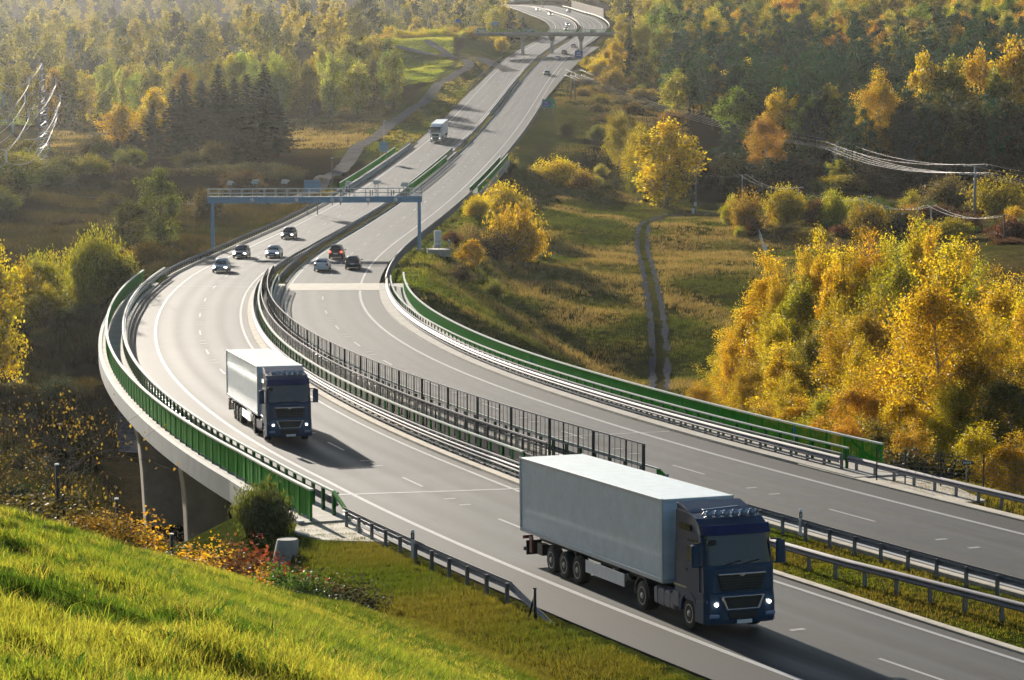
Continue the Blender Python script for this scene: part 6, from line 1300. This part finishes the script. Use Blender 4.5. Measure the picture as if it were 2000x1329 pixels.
# bright slope at the camera's feet: a short sward under leaning tussocks
def slope():
    def pts(n, p):
        Y = 12 + 66 * rng.uniform(0, 1, n) ** p; u = rng.uniform(-160, 1330, n); X = (u - CU) / F * Y
        keep = ~((u > 1000 + (Y < 45) * 400) & (Y > 60)); X, Y = X[keep], Y[keep]
        z, e, n_ = groundv(X, Y, True); ok = e > 4.2; return X[ok], Y[ok], z[ok]
    lime, yel, dk, straw = np.array([.225, .275, .04]), np.array([.40, .37, .075]), np.array([.05, .11, .018]), np.array([.36, .30, .10])
    X, Y, z = pts(72000, .8); b = blotch(X, Y, 1.3, 31); b2 = blotch(X, Y, 3.5, 32)
    t = np.clip(b2 * 1.1 - .2 + rng.normal(0, .2, len(X)), 0, 1)[:, None]; d = np.clip((.60 - b) * 3.4, 0, .92)[:, None]; far = np.clip(Y / 45, .55, 1.5)
    col = (lime * (1 - t) + yel * t) * (1 - d) + dk * d
    tufts('meadow_grass', 'short lime green sward of the slope in the foreground', X, Y, z, .04 + .08 * b + .05 * rng.uniform(0, 1, len(X)), .004 + .005 * far, 9, col, M['grass'], 41, .9, .06)
    X, Y, z = pts(15000, .75); b = blotch(X, Y, .55, 33); ok = b + rng.uniform(-.22, .22, len(X)) > .56; X, Y, z = X[ok], Y[ok], z[ok]; n = len(X)
    b2 = blotch(X, Y, 3.5, 32); k = rng.uniform(0, 1, n); t = np.clip(b2 + rng.normal(0, .3, n) - .1, 0, 1)[:, None]; col = lime * (1 - t) + yel * t
    col = np.where((k < .34)[:, None], dk * 1.15, col); col = np.where((k > .90)[:, None], straw, col); far = np.clip(Y / 45, .55, 1.4)
    tufts('tussock_grass', 'taller yellow-green and dark tussocks leaning over the foreground slope', X, Y, z, rng.uniform(.08, .22, n), .004 + .005 * far, 26, col, M['grass'], 43, 1.35, .075)
    m = rng.choice(n, 500, False); tufts('weeds', 'darker broad-leaved weeds dotted over the foreground slope', X[m], Y[m], z[m], rng.uniform(.08, .2, 500), .03 + np.zeros(500), 8, np.tile([.06, .13, .03], (500, 1)) * rng.uniform(.7, 1.8, (500, 1)), M['grass'], 42, 1.2, .06)
slope()
def patch(name, label, n, ur, yr, cond, H, W, blades, pal, mat, seed, lean=.5, rad=.1, sc=4, thr=.3):
    r_ = np.random.default_rng(seed); Y = r_.uniform(yr[0], yr[1], n); u = r_.uniform(ur[0], ur[1], n); X = (u - CU) / F * Y * 1.003
    z, e, nn = groundv(X, Y, True); ok = cond(u, Y, e, X); X, Y, z, u = X[ok], Y[ok], z[ok], u[ok]
    b = blotch(X, Y, sc, seed + 1); b2 = blotch(X, Y, sc * .4, seed + 2); ok = b2 + r_.uniform(-.3, .3, len(X)) > thr; X, Y, z, b = X[ok], Y[ok], z[ok], b[ok]
    t = np.clip((b - .5) * 2.2 + .5 + r_.normal(0, .2, len(X)), 0, 1)[:, None]; col = np.array(pal[0]) * (1 - t) + np.array(pal[1]) * t
    return tufts(name, label, X, Y, z, H * (.6 + .8 * b), W + 0 * b, blades, col, mat, seed + 5, lean, rad)
patch('verge_grass', 'short olive grass on the verge between the near guardrail and the slope', 60000, (560, 1500), (60, 126), lambda u, Y, e, X: (e > 1.3) & (u < 1420), .19, .015, 9, ((.078, .115, .016), (.15, .135, .028)), M['grass'], 51, .8, .09, 4, -.1)
def strip(name, label, left, s0, s1, o0, o1, n, H, W, blades, pal, seed):
    r_ = np.random.default_rng(seed); s = r_.uniform(s0, s1, n); a = r_.uniform(0, 1, n)
    P = road(left, s, o0(s) + (o1(s) - o0(s)) * a, 0); z = groundv(P[:, 0], P[:, 1])
    b = blotch(P[:, 0], P[:, 1], 2.5, seed); t = np.clip(b + r_.normal(0, .2, n), 0, 1)[:, None]
    tufts(name, label, P[:, 0], P[:, 1], z, H * (.6 + .8 * b), W + 0 * b, blades, np.array(pal[0]) * (1 - t) + np.array(pal[1]) * t, M['grass'], seed + 1, .7, .09)
Dm = lambda s: np.interp(s, SK, DD)
strip('reservation_grass', 'mown green and brown grass of the near central reservation', True, -70, 4, lambda s: 4.75 + 0 * s, lambda s: Dm(s) - 4.8, 15000, .10, .014, 7, ((.12, .175, .016), (.15, .115, .024)), 61)
strip('reservation_grass', 'narrow brown-green grass strip of the central reservation by the gantry', True, 170, 345, lambda s: 4.8 + 0 * s, lambda s: Dm(s) - 4.8, 7000, .22, .03, 6, ((.10, .12, .02), (.15, .11, .03)), 63)
strip('reservation_grass', 'far yellow-green grass strip of the central reservation beyond the small bridge', True, 440, 860, lambda s: 4.8 + 0 * s, lambda s: Dm(s) - 4.8, 7000, .3, .06, 6, ((.13, .15, .03), (.2, .17, .05)), 65)
patch('verge_grass', 'sunlit green grass behind the guardrail at the right edge', 9000, (1700, 2250), (95, 135), lambda u, Y, e, X: (e > 1.2) & (e < 9), .16, .016, 8, ((.12, .15, .02), (.2, .16, .04)), M['grass'], 71, .7, .1)
patch('dry_meadow_grass', 'dry tan and green grass of the meadow crossed by the dirt track', 46000, (820, 1640), (215, 520), lambda u, Y, e, X: (u > 760 + (Y - 215) * .9) & (e > 2.5) & (np.abs(X - np.interp(Y, [190, 225, 255, 280, 300, 325, 360, 395, 420, 445, 470, 500], [xu(1262, 190), xu(1280, 225), xu(1288, 255), xu(1290, 280), xu(1288, 300), xu(1280, 325), xu(1266, 360), xu(1255, 395), xu(1252, 420), xu(1262, 445), xu(1290, 470), xu(1395, 500)])) > 1.35), .42, .05, 8, ((.085, .11, .022), (.30, .22, .10)), M['drygrass'], 81, .6, .24, 6, .1)
patch('embankment_grass', 'green grass of the embankment right of the gantry', 16000, (760, 1130), (215, 500), lambda u, Y, e, X: (e > 1.5) & (e < 13) & (X > -20), .26, .045, 8, ((.11, .16, .02), (.17, .17, .04)), M['grass'], 91, .6, .2, 5, .05)
patch('valley_grass', 'rough grass of the valley at left, coloured dark for its shade', 44000, (-60, 640), (150, 470), lambda u, Y, e, X: e > 2, .7, .06, 8, ((.030, .032, .012), (.07, .055, .022)), M['drygrass'], 101, .6, .3, 8)  # blade colours kept dark so they carry the valley's shade
patch('verge_grass', 'yellow-green grass bank between the far motorway and the access road', 16000, (600, 1010), (430, 840), lambda u, Y, e, X: (e > 1.5) & (e < 12), .4, .08, 7, ((.16, .19, .03), (.30, .24, .07)), M['grass'], 111, .6, .3, 8)
patch('dry_meadow_grass', 'pale dry grass of the meadow behind the conifers', 14000, (60, 760), (560, 720), lambda u, Y, e, X: (e > 12) & (u > 100), .5, .1, 6, ((.2, .16, .08), (.36, .27, .14)), M['drygrass'], 121, .5, .4, 10)
patch('field_grass', 'bright green field left of the far motorway', 9000, (735, 885), (765, 900), lambda u, Y, e, X: e > 14, .3, .1, 6, ((.24, .30, .04), (.34, .36, .06)), M['grass'], 131, .5, .4, 12)
patch('slope_grass', 'olive and dry grass of the slope right of the exit lane', 12000, (1060, 1340), (520, 800), lambda u, Y, e, X: (e > 3) & (u > 1085), .5, .1, 6, ((.08, .085, .025), (.18, .14, .06)), M['drygrass'], 141, .5, .4, 10)
# ------------------------------------------------------------------ air, sky, sun, camera
SUN_AZ, SUN_EL = R(20), R(14.5)       # sun stands ahead of the camera, slightly to the left
hz = MB(); x0, x1, y0, y1 = -900, 900, -60, 2290; zl = float(min(GZ.min(), -45)) - 1; zh = 118.0
hz.add([(x0, y0, zl), (x1, y0, zl), (x1, y1, zl), (x0, y1, zl), (x0, y0, zh), (x1, y0, zh), (x1, y1, zh), (x0, y1, zh)], [(0, 3, 2, 1), (4, 5, 6, 7), (0, 1, 5, 4), (1, 2, 6, 5), (2, 3, 7, 6), (3, 0, 4, 7)])
hm = bpy.data.materials.new('haze_air'); hm.use_nodes = True; nt = hm.node_tree; nt.nodes.remove(nt.nodes['Principled BSDF'])
pv = nd(nt, 'ShaderNodeVolumePrincipled'); pv.inputs['Color'].default_value = (.93, .93, .92, 1); pv.inputs['Density'].default_value = 0.000034; pv.inputs['Anisotropy'].default_value = .72
nt.links.new(pv.outputs[0], nt.nodes['Material Output'].inputs['Volume'])
hme = hz.mesh('haze'); tag(obj('haze', hme, hm), 'thin morning haze filling the valley', None, None, 'stuff')
w = bpy.data.worlds.new('World'); SC.world = w; w.use_nodes = True; nt = w.node_tree
sky = nd(nt, 'ShaderNodeTexSky'); sky.sky_type = 'NISHITA'; sky.sun_disc = False; sky.sun_elevation = SUN_EL; sky.sun_rotation = -SUN_AZ; sky.air_density = 1.1; sky.dust_density = .5; sky.ozone_density = 2.0
nt.links.new(sky.outputs[0], nt.nodes['Background'].inputs[0]); nt.nodes['Background'].inputs[1].default_value = 0.06
l = bpy.data.lights.new('sun', 'SUN'); l.energy = 5.0; l.angle = R(.5); l.color = (1.0, .91, .78); lo = bpy.data.objects.new('sun', l); COL.objects.link(lo)
sd = Vector((-math.sin(SUN_AZ) * math.cos(SUN_EL), math.cos(SUN_AZ) * math.cos(SUN_EL), math.sin(SUN_EL))); lo.rotation_euler = sd.to_track_quat('Z', 'Y').to_euler(); lo.location = (0, 0, 60)
cam = bpy.data.cameras.new('camera'); co = bpy.data.objects.new('camera', cam); COL.objects.link(co); SC.camera = co
cam.sensor_fit = 'HORIZONTAL'; cam.sensor_width = 36; cam.lens = F / 2000 * 36; cam.clip_start = .5; cam.clip_end = 6000; co.rotation_euler = (R(90) - PIT, 0, 0)
vs = SC.view_settings; SC.display_settings.display_device = 'sRGB'; vs.view_transform = 'Standard'; vs.look = 'None'; vs.exposure = 0.95; vs.gamma = 1; vs.use_curve_mapping = False
c = SC.cycles; c.use_denoising = True; c.denoiser = 'OPENIMAGEDENOISE'; c.max_bounces = 5; c.diffuse_bounces = 2; c.glossy_bounces = 2; c.transmission_bounces = 3; c.transparent_max_bounces = 12; c.volume_bounces = 0; c.use_adaptive_sampling = True; c.adaptive_threshold = .02; c.caustics_reflective = False; c.caustics_refractive = False
try: c.denoising_input_passes = 'RGB_ALBEDO_NORMAL'; c.denoising_prefilter = 'ACCURATE'
except Exception: pass
